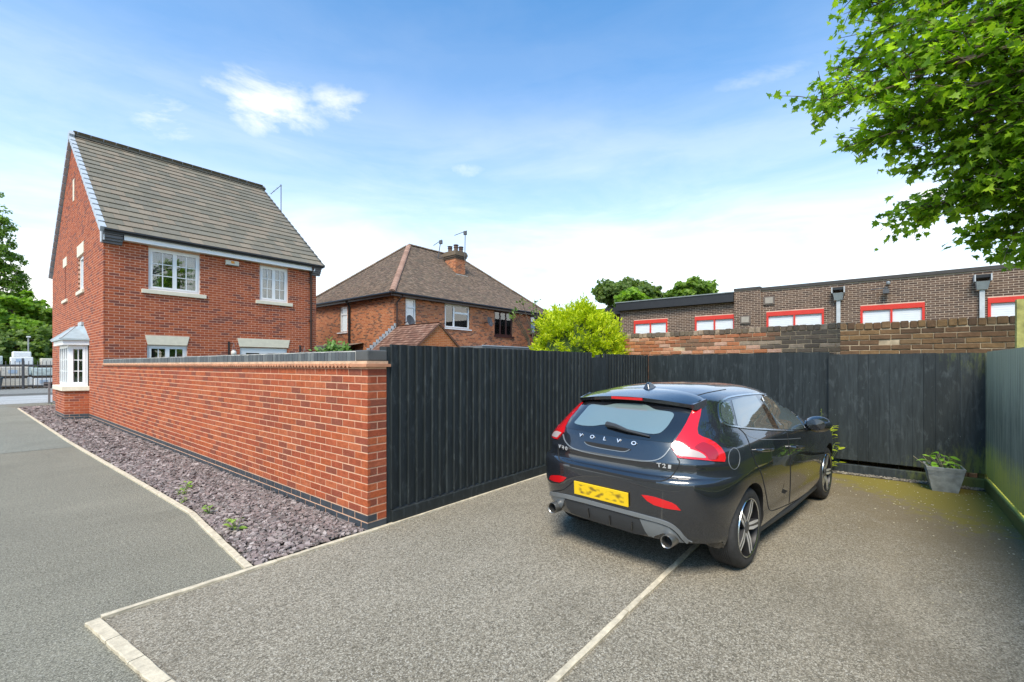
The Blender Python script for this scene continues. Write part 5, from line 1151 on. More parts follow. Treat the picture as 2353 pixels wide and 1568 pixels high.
# spoiler and brake light
mb = MB(); P = []; ys = np.linspace(-.56, .56, 21)
for y in ys:
    t = abs(y)/.56; xe = -.405+.075*t**3; ze = 1.338-.045*t**2; xf_ = -.02-.10*t**2
    hit = BV.ray_cast(V3((xf_, y, 2)), V3((0, 0, -1)))[0]; hit2 = BV.ray_cast(V3((xf_-.14, y, 2)), V3((0, 0, -1)))[0]
    a = hit+V3((0, 0, .004)); b = V3((xe, y, ze)); m1 = a.lerp(b, .45)+V3((0, 0, .014))
    P += [a, m1, b, b+V3((.012, 0, -.030)), V3((xe+.11, y, ze-.045)), a-V3((0, 0, .03))]
for i in range(len(ys)-1):
    for k in range(5): mb.f.append((i*6+k, (i+1)*6+k, (i+1)*6+k+1, i*6+k+1)); mb.m.append(0)
mb.v = [tuple(p) for p in P]; mb.f += [tuple(range(6)), tuple((len(ys)-1)*6+k for k in range(5, -1, -1))]; mb.m += [0, 0]
spo = mb.build('roof_spoiler', M['paint'], car, True)
for s in (-1, 1):
    q = MB(); hs_ = [(-.325, s*.562, 1.30), (-.14, s*.585, 1.335), (-.17, s*.60, 1.26), (-.32, s*.575, 1.255)]; q.add([V3(p) for p in hs_]+[V3((p[0], p[1]-s*.03, p[2])) for p in hs_], [(0,1,2,3),(7,6,5,4),(0,4,5,1),(1,5,6,2),(2,6,7,3),(3,7,4,0)]); q.build('spoiler_cheek', M['paint'], spo)
MB().box(-.408, -.38, -.152, .152, 1.312, 1.333).build('high_brake_lamp', M['redlamp'], car)
# rear wiper
h0, n0 = cast(*z3(622, 410)); h1, n1 = cast(*z3(760, 455)); h2, n2 = cast(*z3(918, 490))
MB().tube([h0+n0*.02, h0.lerp(h1, .5)+n0*.035, h1+n1*.028], [.026, .020, .014], 8).tube([h1+n1*.028, h2+n2*.014], [.013, .007], 8).build('rear_wiper', M['trim'], car, True)
# lettering
def letter(ch, px, size, name, mat=None, shear=0.0):
    cu = bpy.data.curves.new('t', 'FONT'); cu.body = ch; cu.size = size; cu.extrude = .0022; cu.offset = size*.018; cu.align_x = 'CENTER'; cu.align_y = 'CENTER'; cu.shear = shear
    ob = bpy.data.objects.new('t', cu); COL.objects.link(ob); d2 = bpy.context.evaluated_depsgraph_get(); me = bpy.data.meshes.new_from_object(ob.evaluated_get(d2)); bpy.data.objects.remove(ob)
    me.materials.clear(); me.materials.append(mat or M['chrome']); o = link(name, me, car); h, n = cast(*px)
    right = V3((0, -1, 0)); right = (right-n*right.dot(n)).normalized(); up = n.cross(right); m = Matrix(((right.x, up.x, n.x, 0), (right.y, up.y, n.y, 0), (right.z, up.z, n.z, 0), (0, 0, 0, 1))); m.translation = h+n*.006; o.matrix_basis = m @ Matrix.Diagonal((1.25, 1, 1, 1)); return o
M['badge'] = gloss('bright_badge', (.82,.83,.84), .28, 0, .5, .6)
for c_, p_ in zip('VOLVO', ((432,478),(512,490),(600,503),(697,518),(805,535))): letter(c_, z3(*p_), .044, 'letter', M['badge'])
for c_, p_ in zip('V40', ((284,556),(307,563),(331,570))): letter(c_, z3(*p_), .044, 'badge_letter', M['badge'])
for c_, p_ in zip('T2', ((983,686),(1018,692))): letter(c_, z3(*p_), .044, 'badge_letter', M['badge'])
patch('badge_square', P3((1047,684),(1068,686),(1066,711),(1045,709)), M['badge'], .006, soft=False, step=3)
# side windows
dlo = P4((745,205),(780,172),(840,150),(950,133),(1050,126),(1120,131),(1190,152),(1260,202),(1330,262),(1390,322),(1424,368),(1436,416),(1300,419),(1150,414),(1000,404),(900,392),(820,378),(778,358),(755,318),(743,258))
patch('window_pillar_trim', dlo, M['bgloss'], .003, mirror=True)
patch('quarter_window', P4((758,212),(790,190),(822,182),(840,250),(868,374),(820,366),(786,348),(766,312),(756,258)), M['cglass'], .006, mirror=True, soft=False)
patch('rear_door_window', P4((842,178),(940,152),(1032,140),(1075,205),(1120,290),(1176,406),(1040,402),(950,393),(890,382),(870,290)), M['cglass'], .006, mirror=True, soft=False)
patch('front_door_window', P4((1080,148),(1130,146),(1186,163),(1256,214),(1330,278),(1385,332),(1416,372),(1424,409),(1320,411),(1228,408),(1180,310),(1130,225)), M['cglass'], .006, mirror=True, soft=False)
strip('window_chrome_strip', dlo+[dlo[0]], 3.4, M['chrome'], .0075, mirror=True)
# doors
strip('rear_door_shut_line', P4((898,398),(945,440),(978,500),(1002,575),(1040,680),(1082,760),(1106,850),(1124,940),(1140,1030),(1165,1064),(1240,1040),(1320,1004)), 1.7, M['liner'], .0015, mirror=True)
strip('front_door_shut_line', P4((1292,425),(1300,500),(1316,620),(1319,760),(1316,900),(1308,1000)), 1.7, M['liner'], .0015, mirror=True)
strip('front_door_sill_line', P4((1320,1003),(1400,962),(1490,912)), 1.7, M['liner'], .0015, mirror=True)
strip('shoulder_line', P4((905,402),(940,430),(1000,470),(1100,490),(1290,488),(1400,480)), 1.5, M['silver'], .0012, mirror=True)
for a, b in (((1045,578),(1143,572)), ((1322,552),(1392,548))):
    for s in (-1, 1):
        ha, na = cast(*z4(*a)); hb, nb_ = cast(*z4(*b)); f = lambda v: V3((v.x, v.y*(1 if s == -1 else -1), v.z))
        q = MB().tube([f(ha), f(ha+na*.035), f((ha+hb)/2+na*.045), f(hb+nb_*.035), f(hb)], [.012, .013, .014, .013, .012], 8); q.build('door_handle', M['paint'], car, True)
ring = [z4(866+46*math.cos(t), 645+86*math.sin(t)) for t in np.linspace(0, 2*math.pi, 25)]; strip('fuel_flap_line', ring, 1.3, M['silver'], .0012)
strip('roof_shut_line', P3((780,150),(900,160),(1100,172),(1250,195)), 1.5, M['liner'], .0015); strip('roof_ditch', P4((565,138),(650,115),(750,96),(800,88)), 1.6, M['liner'], .0015)
# sill, mirrors, antenna
for s in (-1, 1):
    MB().tube([(.36, s*.81, .20), (1.3, s*.825, .195), (2.28, s*.81, .20)], .028, 8).build('sill', M['trim'], car, True)
    mm = MB(); mm.lathe([(.001,-.075),(.06,-.066),(.085,-.02),(.088,.04),(.07,.085),(.001,.10)], 18, (0,0,0), 'X'); mm.v = [(x+1.62, y*1.35+s*.985, z*.95+1.005) for x, y, z in mm.v]; mi = mm.build('door_mirror', M['paint'], car, True)
    gl = MB().lathe([(.001,0),(.064,0)], 18, (0,0,0), 'X'); gl.v = [(x+1.560, y*1.3+s*.985, z*.85+1.005) for x, y, z in gl.v]; gl.build('mirror_glass', M['chrome'], mi)
    MB().tube([(1.66, s*.80, .935), (1.63, s*.91, .955)], [.035, .03], 8).build('mirror_stalk', M['trim'], mi, True)
hz = BV.ray_cast(V3((.02, 0, 2)), V3((0, 0, -1)))[0].z
q = MB(); fin = [(-.075,.0),(-.06,.05),(-.035,.066),(.0,.06),(.06,.03),(.12,.0)]
q.add([V3((x+.0, s*(.026-.016*z/.066 if z > 0 else .034), hz-.012+z)) for s in (-1, 1) for x, z in fin], [tuple(range(5,-1,-1)), tuple(range(6,12))]+[(i, i+1, 7+i, 6+i) for i in range(5)]); bevel_obj(q.build('roof_aerial', M['paint'], car, True), .006)
# wheels
def wheel(wx, s):
    yo = s*.862; t = MB(); prof = []
    w = .112; base = [(.232,-w+.004),(.262,-w-.006),(.288,-w+.000),(.304,-w+.012),(.313,-w+.028),(.317,-w+.045)]
    for i, y in enumerate(np.linspace(-w+.05, w-.05, 9)): base += [(.318, y-.006), (.318, y+.006), (.312, y+.0065), (.312, y+.0095)] if i < 8 else [(.318, y)]
    base += [(.317,w-.045),(.313,w-.028),(.304,w-.012),(.288,w),(.262,w+.006),(.232,w-.004)]
    c = (wx, yo-s*w, .318); wh = bpy.data.objects.new('wheel', MB().lathe([(r, y) for r, y in base]+[(.225, w-.02), (.225, -w+.02)], 56, c, 'Y', close=True).mesh('wheel', M['rubber'], True)); COL.objects.link(wh); wh.parent = car; wh.name = 'wheel'
    rim = MB().lathe([(.230,-s*.0),(.233,s*.108),(.226,s*.114),(.219,s*.108),(.205,s*.03),(.20,-s*.08),(.001,-s*.08)], 48, c, 'Y').build('rim', simple('dark_rim', (.022,.022,.024), .4, metal=.4), wh, True)
    MB().lathe([(.145,s*.015),(.145,s*.0),(.06,s*.0),(.06,s*.03)], 32, c, 'Y').build('brake_disc', M['galv'], wh, True)
    MB().lathe([(.2335,s*.105),(.229,s*.1155),(.222,s*.112)], 56, c, 'Y').build('rim_edge', M['chrome'], wh, True)
    for k in range(5):
        an = 2*math.pi*k/5+.38; R3 = Matrix.Rotation(an, 3, 'Y'); Cc = V3(c)
        def tr(p): return Cc+R3 @ V3((p[2], p[1]*s, p[0]))
        sp = MB(); a = [(.03,.092,-.030),(.03,.092,.030),(.12,.104,.036),(.219,.108,.030),(.219,.108,-.030),(.12,.104,-.036)]
        sp.add([tr(p) for p in a]+[tr((p[0], p[1]-.05, p[2]*.8)) for p in a], [(0,1,2,5),(5,2,3,4)]+[(i, (i+1) % 6, 6+(i+1) % 6, 6+i) for i in range(6)]); o = sp.build('spoke', simple('dark_spoke', (.10,.10,.105), .35, metal=.5), rim)
        fc = MB()
        for z0, z1 in ((.007, 1), (-.007, -1)):
            pts = [(.045,.0945,z0),(.045,.0945,z1*.028),(.12,.1062,z1*.035),(.217,.1098,z1*.029),(.217,.1098,z1*.012),(.12,.1062,z1*.008)]
            fc.add([tr(p) for p in pts], [(0,1,2,5),(5,2,3,4)])
        fc.build('spoke_face', M['badge'], rim)
    MB().lathe([(.001,s*.104),(.03,s*.103),(.045,s*.096),(.055,s*.08)], 20, c, 'Y').build('hub_cap', simple('hub_cap_grey', (.10,.10,.105), .35, metal=.5), rim, True)
for wx in (0, 2.647):
    for s in (-1, 1): wheel(wx, s)
MB().box(.2, 2.4, -.6, .6, .16, .20).build('underbody_light_block', M['liner'], car)  # dark box added beneath the body to block light
# ------------------------------------------------------------------ foliage
LEAF = {
 'maple': np.array([(0,0),(.10,.02),(.42,-.06),(.34,.14),(.62,.34),(.36,.38),(.40,.60),(.16,.58),(0,1.0),(-.16,.58),(-.40,.60),(-.36,.38),(-.62,.34),(-.34,.14),(-.42,-.06),(-.10,.02)]),
 'oval': np.array([(0,0),(.22,.22),(.28,.5),(.16,.82),(0,1.0),(-.16,.82),(-.28,.5),(-.22,.22)]),
 'blade': np.array([(0,0),(.14,.3),(.12,.7),(0,1.0),(-.12,.7),(-.14,.3)]),
 'clump': np.array([(0,-.1),(.3,.0),(.55,.25),(.35,.45),(.5,.8),(.12,.75),(-.05,1.05),(-.25,.7),(-.55,.75),(-.4,.4),(-.6,.15),(-.25,.05)])}
def norm(a): return a/(np.linalg.norm(a, axis=-1, keepdims=True)+1e-9)
def leaf_arrays(P, axis, nrm, size, shape, curl=.25):
    T = LEAF[shape]; a = norm(axis); n = norm(nrm-a*(nrm*a).sum(-1, keepdims=True)); b = np.cross(a, n)
    x = T[None, :, 0]*size[:, None]; y = T[None, :, 1]*size[:, None]
    bend = -(curl*NR.uniform(.3, 1.3, (len(P), 1)))*(T[None, :, 1]**2)*size[:, None]+.35*np.abs(T[None, :, 0])*size[:, None]*NR.uniform(0, 1, (len(P), 1))
    return P[:, None]+x[..., None]*b[:, None]+y[..., None]*a[:, None]+bend[..., None]*n[:, None]
def leaf_mesh(name, W, mat):
    n, k, _ = W.shape; return mesh_np(name, W.reshape(-1, 3), np.arange(n*k).reshape(n, k), mat)
def rdir(n): return norm(NR.normal(size=(n, 3)))
def blob_leaves(blobs, n, size, shape, clumps=60, spread=.5, up=.5, sv=.35, shell=.75, curl=.25):
    """leaf clumps through a crown made of ellipsoids (cx,cy,cz,rx,ry,rz)"""
    B = np.array(blobs); vol = B[:, 3]*B[:, 4]*B[:, 5]; pick = NR.choice(len(B), clumps, p=vol/vol.sum()); d = rdir(clumps); rr = NR.random((clumps, 1))**.4*(1-shell)+shell*NR.uniform(.75, 1.05, (clumps, 1))
    C = B[pick, :3]+d*rr*B[pick, 3:]; cr = NR.uniform(.6, 1.3, clumps)*spread
    m = NR.integers(0, clumps, n); dd = rdir(n); P = C[m]+dd*(NR.random((n, 1))**.5)*cr[m][:, None]*np.array((1, 1, .7))
    out = norm(d[m]*.6+dd*.6+np.array((0, 0, up))); ax = norm(rdir(n)*.8+out*.5+np.array((0, 0, -.15)))
    return leaf_arrays(P, ax, out, size*NR.uniform(1-sv, 1+sv, n), shape, curl), C
def tree(name, label, base, blobs, n, size, mat, clumps, spread, trunk_r=.25, group=None, shape='clump', up=.5, top=None, cat='tree'):
    t = thing(name, base, label, cat, group); W, C = blob_leaves(blobs, n, size, shape, clumps, spread, up)
    o = link('crown', leaf_mesh('crown', W, mat), t); o['kind'] = 'stuff'
    b = V3(base); B = np.array(blobs); tp = V3(tuple(B[:, :3].mean(0))) if top is None else V3(top); mb = MB(); mid = b.lerp(tp, .5)+V3((.15, .1, 0))*trunk_r
    mb.tube([b-V3((0, 0, .2)), mid, tp], [trunk_r, trunk_r*.75, trunk_r*.4], 8)
    for c in C[:: max(1, len(C)//26)]:
        s = b.lerp(tp, R_.uniform(.45, .95)); c = V3(tuple(c)); mb.tube([s, s.lerp(c, .5)+V3((0, 0, R_.uniform(0, .3)*trunk_r*4)), c], [trunk_r*.32, trunk_r*.2, trunk_r*.06], 5)
    mb.build('trunk', M['bark'], t, True); return t
LG_ = leaf_mat('mid_green_leaf', [(.10,.18,.025),(.17,.28,.035),(.27,.40,.055)], .48)
LD_ = leaf_mat('dark_green_leaf', [(.085,.145,.03),(.14,.21,.045),(.20,.28,.065)], .48)
LB_ = leaf_mat('bright_green_leaf', [(.13,.24,.02),(.23,.39,.034),(.34,.52,.06)], .48)
# trees behind the warehouse
def far_tree(px, top, wpx, d, label, mat, n=5200, bot=720, size=.30):
    c = at_d(px, top, d); r = wpx/2*d/FPX; g = (c.x, c.y, 0); zb = CAM_H+(HOR-bot)/FPX*d; h = c.z-zb
    bl = [(c.x, c.y, zb+h*.45, r*.8, r*.8, h*.5)]
    for k in range(6): a = 6.28*k/6+R_.random(); bl.append((c.x+math.cos(a)*r*.55, c.y+math.sin(a)*r*.55, zb+h*R_.uniform(.35, .75), r*.45, r*.45, h*.28))
    bl.append((c.x, c.y, c.z-h*.2, r*.35, r*.35, h*.2))
    tree('deciduous_tree', label, g, bl, n, size, mat, 70, r*.26, r*.09, 'trees beyond the warehouse', top=(c.x, c.y, zb+h*.6))
far_tree(1435, 646, 128, 52, 'dark feathery tree left of the group above the warehouse roof', LD_, 11000)
far_tree(1506, 652, 76, 56, 'small dark tree between the two larger trees above the warehouse', LD_, 3800)
far_tree(1455, 668, 72, 44, 'bright green rounded tree in front of the dark ones above the warehouse', LB_, 6000, size=.28)
far_tree(1582, 648, 118, 50, 'mid green round topped tree at the right of the group above the warehouse', LG_, 11000)
# trees on the left beyond the road
def left_tree(name, px, top, bot, wpx, d, label, mat, n, size, slim=False):
    c = at_d(px, top, d); r = wpx/2*d/FPX; zb = CAM_H+(HOR-bot)/FPX*d; h = c.z-zb; bl = []
    if slim:
        for k in range(9): f = k/8; bl.append((c.x+R_.uniform(-.3, .3), c.y+R_.uniform(-.3, .3), zb+h*(.06+.86*f), r*.82*(1-.86*f**1.15), r*.82*(1-.86*f**1.15), h*.09))
    else:
        bl = [(c.x, c.y, zb+h*.42, r*.85, r*.85, h*.45)]
        for k in range(8): a = 6.28*k/8+R_.random(); bl.append((c.x+math.cos(a)*r*.6, c.y+math.sin(a)*r*.6, zb+h*R_.uniform(.2, .75), r*.42, r*.42, h*.26))
    tree(name, label, (c.x, c.y, 0), bl, n, size, mat, 110 if not slim else 420, r*(.22 if not slim else .15), .30, 'trees beyond the road', top=(c.x, c.y, zb+h*.8))
left_tree('poplar_tree', -8, 425, 760, 165, 56, 'tall slim poplar at the left edge against the sky', LG_, 24000, .21, True)
left_tree('deciduous_tree', 25, 655, 835, 130, 50, 'bright green bushy tree in front of the poplar', LB_, 14000, .30)
left_tree('deciduous_tree', 100, 700, 835, 120, 53, 'dark green spreading tree beside the house gable', LG_, 14000, .30)
left_tree('deciduous_tree', -70, 640, 835, 140, 52, 'green tree just beyond the left edge of the yard', LG_, 5000, .45)
left_tree('hedge_shrub', 60, 755, 838, 170, 47, 'low dark green shrubs behind the yard packs', LD_, 7000, .34)
left_tree('deciduous_tree', 175, 735, 835, 90, 55, 'green tree mostly hidden behind the modern house', LG_, 3500, .45)
# golden shrub behind the fence
gb = V3((9.02, 5.42, 0)); gm = leaf_mat('golden_leaf', [(.24,.34,.012),(.50,.58,.014),(.66,.72,.022),(.74,.76,.03)], .40, rough=.4)
t = thing('golden_shrub', gb, 'bright yellow green rounded shrub rising above the dark fence', 'shrub')
nb = 520; d0 = rdir(nb*2); d0 = d0[d0[:, 2] > -.35][:nb]; nb = len(d0); d0 = d0/((np.abs(d0)**2.7).sum(1, keepdims=True)**(1/2.7)); rad_ = np.array((.92, .92, 1.30)); lump = 1+.10*np.sin(d0[:, :1]*5+1)*np.cos(d0[:, 1:2]*6)+NR.normal(0, .05, (nb, 1))
TC = np.array((gb.x, gb.y, 1.58))+d0*rad_*lump
NG = 26000; ci = NR.integers(0, nb, NG); inner = NR.random(NG) < .25; rs_ = np.where(inner, NR.uniform(.6, .9, NG), NR.uniform(.86, 1.02, NG))
Pg = np.array((gb.x, gb.y, 1.58))+(TC[ci]-np.array((gb.x, gb.y, 1.58)))*rs_[:, None]+NR.normal(0, .04, (NG, 3))
axg = norm(d0[ci]*.75+np.array((0, 0, .55))+NR.normal(0, .5, (NG, 3))); Wg = leaf_arrays(Pg, axg, norm(rdir(NG)+np.array((0, 0, .6))), NR.uniform(.06, .115, NG), 'blade', .6)
o = link('crown', leaf_mesh('crown', Wg, gm), t); o['kind'] = 'stuff'
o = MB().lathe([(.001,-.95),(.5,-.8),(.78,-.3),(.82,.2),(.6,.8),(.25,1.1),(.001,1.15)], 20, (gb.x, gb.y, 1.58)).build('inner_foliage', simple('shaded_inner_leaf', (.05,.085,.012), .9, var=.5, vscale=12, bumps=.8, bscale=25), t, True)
mb = MB()
for k in range(7): a = k*.9; mb.tube([(gb.x+.1*math.cos(a), gb.y+.1*math.sin(a), -.1), (gb.x+.3*math.cos(a), gb.y+.3*math.sin(a), .9), (gb.x+.55*math.cos(a), gb.y+.55*math.sin(a), 1.9)], [.05, .035, .012], 6)
mb.build('stem', M['bark'], t)
tw = thing('climbing_shrub', (9.3, 6.6, 0), 'dark twiggy shrub poking up behind the golden shrub', 'shrub')
W, C = blob_leaves([(9.0, 6.6, 2.75, .9, .5, .55)], 150, .07, 'oval', 16, .12); o = link('crown', leaf_mesh('crown', W, LD_), tw); o['kind'] = 'stuff'
mb = MB()
for c in C: mb.tube([(9.3, 6.6, 0), V3((9.3, 6.6, 1.6)).lerp(V3(tuple(c)), .5), V3(tuple(c))], [.03, .015, .006], 5)
mb.build('stem', M['bark'], tw)
# shrub between the houses
sp_ = at_d(768, 808, 13.5); tree('leafy_shrub', 'small pale green leafy shrub showing above the brick wall coping', (sp_.x, sp_.y, 0), [(sp_.x, sp_.y, 1.7, .45, .45, .55), (sp_.x+.05, sp_.y, 2.05, .25, .25, .35), (sp_.x-.3, sp_.y+.2, 1.85, .25, .25, .25)], 420, .15, leaf_mat('pale_shrub_leaf', [(.10,.20,.04),(.17,.30,.07),(.25,.40,.12)], .4), 36, .18, .03, shape='oval', cat='shrub')
# ------------------------------------------------------------------ sycamore over the side fence
syc = thing('sycamore_tree', (7.9, -3.7, 0), 'large leafy sycamore overhanging the right corner of the picture', 'tree')
SM_ = leaf_mat('sycamore_leaf', [(.08,.17,.015),(.15,.28,.02),(.23,.39,.026),(.34,.52,.034),(.48,.66,.05)], .52, rough=.42)
trunk_pts = [V3((7.9,-3.7,-.1)), V3((7.95,-3.6,1.5)), V3((7.85,-3.45,3.2)), V3((7.9,-3.4,5.0)), V3((7.7,-3.3,7.2))]
wood = MB(); wood.tube(trunk_pts, [.27,.23,.20,.16,.08], 12)
tips = [(1852,246,6.5),(1880,272,6.4),(1905,205,6.6),(1932,12,6.9),(1960,40,6.6),(1990,95,6.4),(1950,150,6.6),(1950,345,6.3),(1995,325,6.2),(2010,285,6.0),(2085,355,6.1),(2110,395,6.1),(2050,508,6.4),(2110,485,6.3),(2165,480,6.1),(2245,548,6.2),(2290,560,6.0),(2335,592,6.0),(2200,430,5.9),(2230,340,5.7),(2150,270,5.9),(2060,200,6.1),(2100,60,6.3),(2200,150,5.9),(2270,70,5.8),(2330,200,5.6),(2330,330,5.5),(2290,250,5.6),(2330,450,5.6),(2250,480,5.8),(2020,30,6.6),(2340,40,5.7),(2120,140,6.1),(2020,160,6.2),(2180,220,5.9),(2150,20,6.2),(2290,400,5.6),(2060,290,6.1),(2300,140,5.7),(2180,360,5.9),(2340,520,5.8)]
tip3 = [at_d(q[0]+22-max(0, (q[0]-2150)*.08), q[1]-14, q[2]) for q in tips]
for k in range(26):
    a = R_.uniform(0, 6.28); e = R_.uniform(-.1, 1.2); v = V3((7.9+3.2*math.cos(a)*math.cos(e), -3.6+3.0*math.sin(a)*math.cos(e), 5.4+3.2*math.sin(e)))
    if v.y < -1.2 and not in_view(v, 200): tip3.append(v)
LP, LA, LN, LS = [], [], [], []
for tp in tip3:
    s0 = trunk_pts[2].lerp(trunk_pts[4], min(1, max(0, (tp.z-3.0)/5.0))); m1 = s0.lerp(tp, .5)+V3((0, 0, R_.uniform(.05, .35))); L = (tp-s0).length
    path = [s0, s0.lerp(m1, .5)+V3((0, 0, .08)), m1, m1.lerp(tp, .55)+V3((0, 0, .04)), tp]; wood.tube(path, [.05, .038, .026, .014, .005], 6)
    inv = in_view(tp, 60); nt_w = 36 if inv else 9
    for j in range(nt_w):
        f = 1-.62*(j/nt_w)**1.1 if j else 1.0; seg = f*4; i0 = min(int(seg), 3); b0 = path[i0].lerp(path[i0+1], seg-i0)
        dr = (tp-s0).normalized(); dv = V3((R_.gauss(0, 1), R_.gauss(0, 1), R_.gauss(0, .45))).normalized(); dv = (dr*.75+dv*(.8 if j else .15)).normalized(); ln = R_.uniform(.22, .55)*(1 if j else .5)
        e0 = b0+dv*ln; wood.tube([b0, b0.lerp(e0, .5)+V3((0, 0, .02)), e0], [.007, .005, .003], 4)
        for q in range(R_.randint(9, 13)):
            g = R_.uniform(.25, 1.08); p = b0.lerp(e0, g)+V3((R_.gauss(0, .06), R_.gauss(0, .06), R_.gauss(0, .045))); o2 = V3((R_.gauss(0, 1), R_.gauss(0, 1), R_.gauss(0, .3))).normalized()
            LP.append(tuple(p)); LA.append(tuple(dv*.5+o2*.8+V3((0, 0, -.42)))); LN.append(tuple(V3((R_.gauss(0, .42), R_.gauss(0, .42), 1)))); LS.append(R_.uniform(.055, .13))
wood.build('trunk', M['bark'], syc, True)
LP, LA, LN, LS = map(np.array, (LP, LA, LN, LS)); W = leaf_arrays(LP, LA, LN, LS, 'maple', .28)
dep = LP[:, 0]*FW[0]+LP[:, 1]*FW[1]; vis = np.array([in_view(p, 0) for p in LP]); score = np.where(vis, LS/dep, 0); order = np.argsort(-score); ind = order[:300]; rest = np.setdiff1d(np.arange(len(LP)), ind)
crown = link('crown', leaf_mesh('crown', W[rest], SM_), syc); crown['kind'] = 'stuff'
for i in ind:
    me = leaf_mesh('leaf', W[i:i+1]-LP[i], SM_); q = bpy.data.objects.new('leaf', me); COL.objects.link(q); q.parent = syc; q.matrix_parent_inverse = Matrix.Translation(-V3(syc.location)); q.location = LP[i]
bl = []
for k in range(16):
    a = rad(150+k*10); d_ = R_.uniform(20, 27); h_ = R_.uniform(4.5, 8.5); bl.append((d_*math.cos(a), d_*math.sin(a), h_*.5, 2.6, 2.6, h_*.5))
W, C = blob_leaves(bl, 9000, .45, 'clump', 260, .9); tag(link('treeline', leaf_mesh('treeline', W, LG_)), 'line of green trees seen as reflections in car and windows', 'trees', kind='stuff')
# ------------------------------------------------------------------ planter and small plants
pc = V3((8.055, -.60, 0)); ptr = rad(3); t = thing('planter', (pc.x, pc.y, .004), 'square tapered grey planter standing at the foot of the dark fence', 'planter', rotz=ptr); LOCAL.add(t.name)
pm = simple('mottled_grey_planter', (.27,.29,.29), .5, var=.35, vscale=11, bumps=.1); mb = MB(); b0, b1, hh = .122, .185, .315
prof = [(0, b0), (.225, None), (.2275, None), (hh-.012, None), (hh, b1+.003)]
lv = [(0, 0)]+[(z, dz) for z0 in (.205, .222, .239, .256) for z, dz in ((z0, 0), (z0+.002, -.005), (z0+.007, -.005), (z0+.009, 0))]+[(hh-.004, 0), (hh, -.002)]
P = []
for z, dz_ in lv:
    h_ = b0+(b1-b0)*z/hh+dz_; P += [(-h_,-h_,z),(h_,-h_,z),(h_,h_,z),(-h_,h_,z)]
F = [(3,2,1,0)]
for i in range(len(lv)-1): F += [(i*4+k, i*4+(k+1) % 4, i*4+4+(k+1) % 4, i*4+4+k) for k in range(4)]
k = len(lv)*4; P += [(-b1+.018,-b1+.018,hh),(b1-.018,-b1+.018,hh),(b1-.018,b1-.018,hh),(-b1+.018,b1-.018,hh),(-b1+.02,-b1+.02,hh-.03),(b1-.02,-b1+.02,hh-.03),(b1-.02,b1-.02,hh-.03),(-b1+.02,b1-.02,hh-.03)]
for a, b in ((k-4, k), (k, k+4)): F += [(a+q, a+(q+1) % 4, b+(q+1) % 4, b+q) for q in range(4)]
mb.add(P, F).build('pot', pm, t); MB().add(P[-4:], [(0,1,2,3)]).build('soil', M['soil'], t)
pp = thing('potted_plant', (pc.x, pc.y, .29), 'bright green leafy plant growing in the grey planter', 'plant'); PL_ = leaf_mat('pot_plant_leaf', [(.16,.34,.03),(.27,.50,.05),(.38,.60,.08)], .4)
stem = MB()
for i in range(26):
    a = R_.uniform(0, 6.28); r = R_.uniform(.02, .12); z = R_.uniform(.05, .21)*(1-.3*r/.12); tipp = V3((pc.x-.01+r*math.cos(a), pc.y+.03+r*math.sin(a), .29+z)); stem.tube([(pc.x+r*.3*math.cos(a), pc.y+r*.3*math.sin(a), .28), tipp], .003, 4)
    W = leaf_arrays(np.array([tuple(tipp)]), np.array([(math.cos(a)+R_.gauss(0, .4), math.sin(a)+R_.gauss(0, .4), R_.uniform(-.25, .35))]), np.array([(R_.gauss(0, .3)-.25, R_.gauss(0, .3)-.2, 1)]), np.array([R_.uniform(.07, .125)]), 'oval', .3); W[..., :] += 0
    link('leaf', leaf_mesh('leaf', W, PL_), pp)
stem.tube([(pc.x-.12, pc.y+.08, .29), (pc.x-.17, pc.y+.22, .36), (pc.x-.15, pc.y+.30, .43)], .004, 4).tube([(pc.x-.10, pc.y+.10, .29), (pc.x-.10, pc.y+.20, .43)], .003, 4); stem.build('stem', simple('dry_stem', (.25,.22,.15), .8), pp)
ng = 260; Pg = np.stack([NR.uniform(-.15, .15, ng)+pc.x, NR.uniform(-.15, .15, ng)+pc.y, np.full(ng, .285)], 1); W = leaf_arrays(Pg, norm(NR.normal(0, .6, (ng, 3))+np.array((0, 0, 1.0))), rdir(ng), NR.uniform(.02, .06, ng), 'blade', .5); o = link('low_leaves', leaf_mesh('low_leaves', W, leaf_mat('dry_green_leaf', [(.12,.20,.05),(.24,.32,.10)], .3)), pp); o['kind'] = 'stuff'
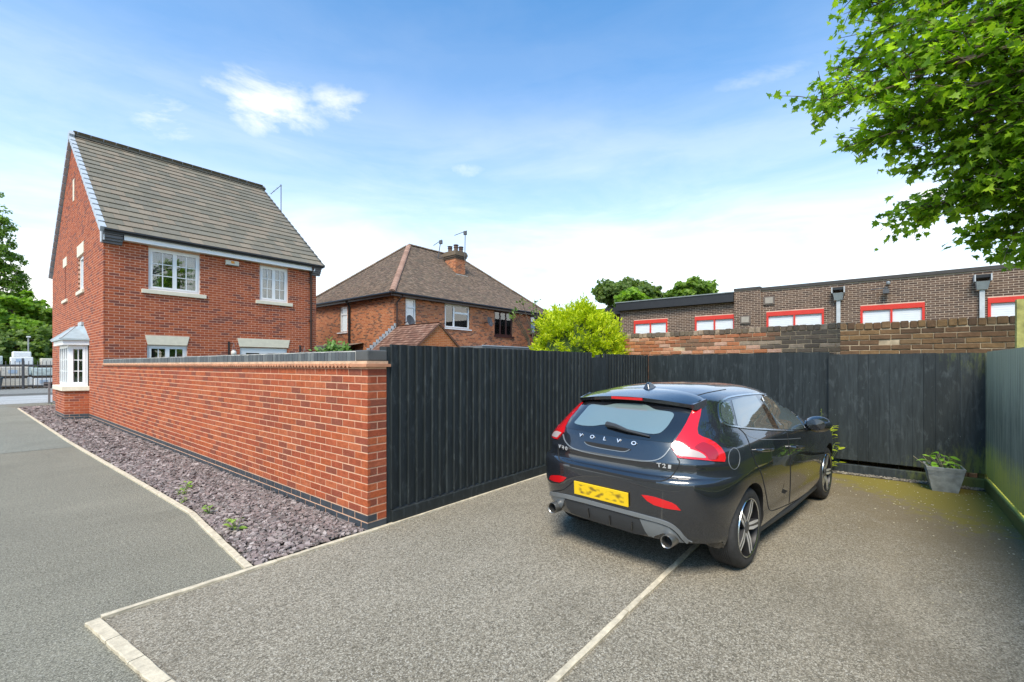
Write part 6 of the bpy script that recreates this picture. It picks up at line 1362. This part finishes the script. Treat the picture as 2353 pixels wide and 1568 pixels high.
def weed(name, base, h, n, size, label, shape='oval', mat=None, group=None, spread=.6, cat='plant', tall=None):
    t = thing(name, base, label, cat, group); b = V3(base); st_ = MB()
    for i in range(n):
        a = R_.uniform(0, 6.28); z = h*R_.uniform(.15, 1); r = h*spread*R_.uniform(.3, 1); p = b+V3((r*math.cos(a)*.6, r*math.sin(a)*.6, z)); st_.tube([b, p], .0025, 4)
        W = leaf_arrays(np.array([tuple(p)]), np.array([(math.cos(a), math.sin(a), R_.uniform(.0, .7))]), np.array([(R_.gauss(0, .3), R_.gauss(0, .3), 1)]), np.array([size*R_.uniform(.7, 1.25)]), shape, .35); link('leaf', leaf_mesh('leaf', W, mat or PL_), t)
    if tall:
        tp = b+V3(tall); st_.tube([b, b.lerp(tp, .5), tp], [.005, .004, .002], 5)
        for k in range(18):
            p = b.lerp(tp, .45+.55*k/18); a = k*2.4; W = leaf_arrays(np.array([tuple(p)]), np.array([(math.cos(a), math.sin(a), .5)]), np.array([(0, 0, 1.0)]), np.array([.035]), 'oval', .3); link('leaf', leaf_mesh('leaf', W, mat or PL_), t)
    st_.build('stem', simple(name+'_stem', (.16,.22,.06), .7), t); return t
ylw = leaf_mat('yellow_weed_leaf', [(.24,.32,.02),(.40,.46,.03),(.52,.55,.05)], .4)
weed('yellow_plant', (8.20, .69, .004), .70, 60, .085, 'yellow green plant with a tall stem between the car bonnet and fence', mat=ylw, spread=.45, tall=(.0, .03, .96))
wg = 'weeds growing through the slate'
for (px_, py_, h_, n_, lb) in ((541, 1221, .13, 9, 'largest green weed in the slate nearest the bay edging'), (480.5, 1183, .10, 7, 'green weed in the slate beside the bend of the edging'), (428, 1127, .10, 8, 'uppermost tuft of the green weed cluster in the slate'), (410.5, 1137, .07, 6, 'leftmost small weed of the cluster in the slate'), (425.8, 1140, .07, 5, 'middle small weed of the cluster in the slate'), (422, 1155, .06, 5, 'lowest small weed of the cluster close to the edging')):
    g_ = gp(px_, py_, .02); weed('weed', (g_.x, g_.y, .02), h_, n_+4, h_*.5, lb, group=wg, mat=leaf_mat('weed_leaf', [(.20,.34,.05),(.32,.48,.09),(.42,.58,.13)], .4) if n_ == 9 else bpy.data.materials['weed_leaf'])
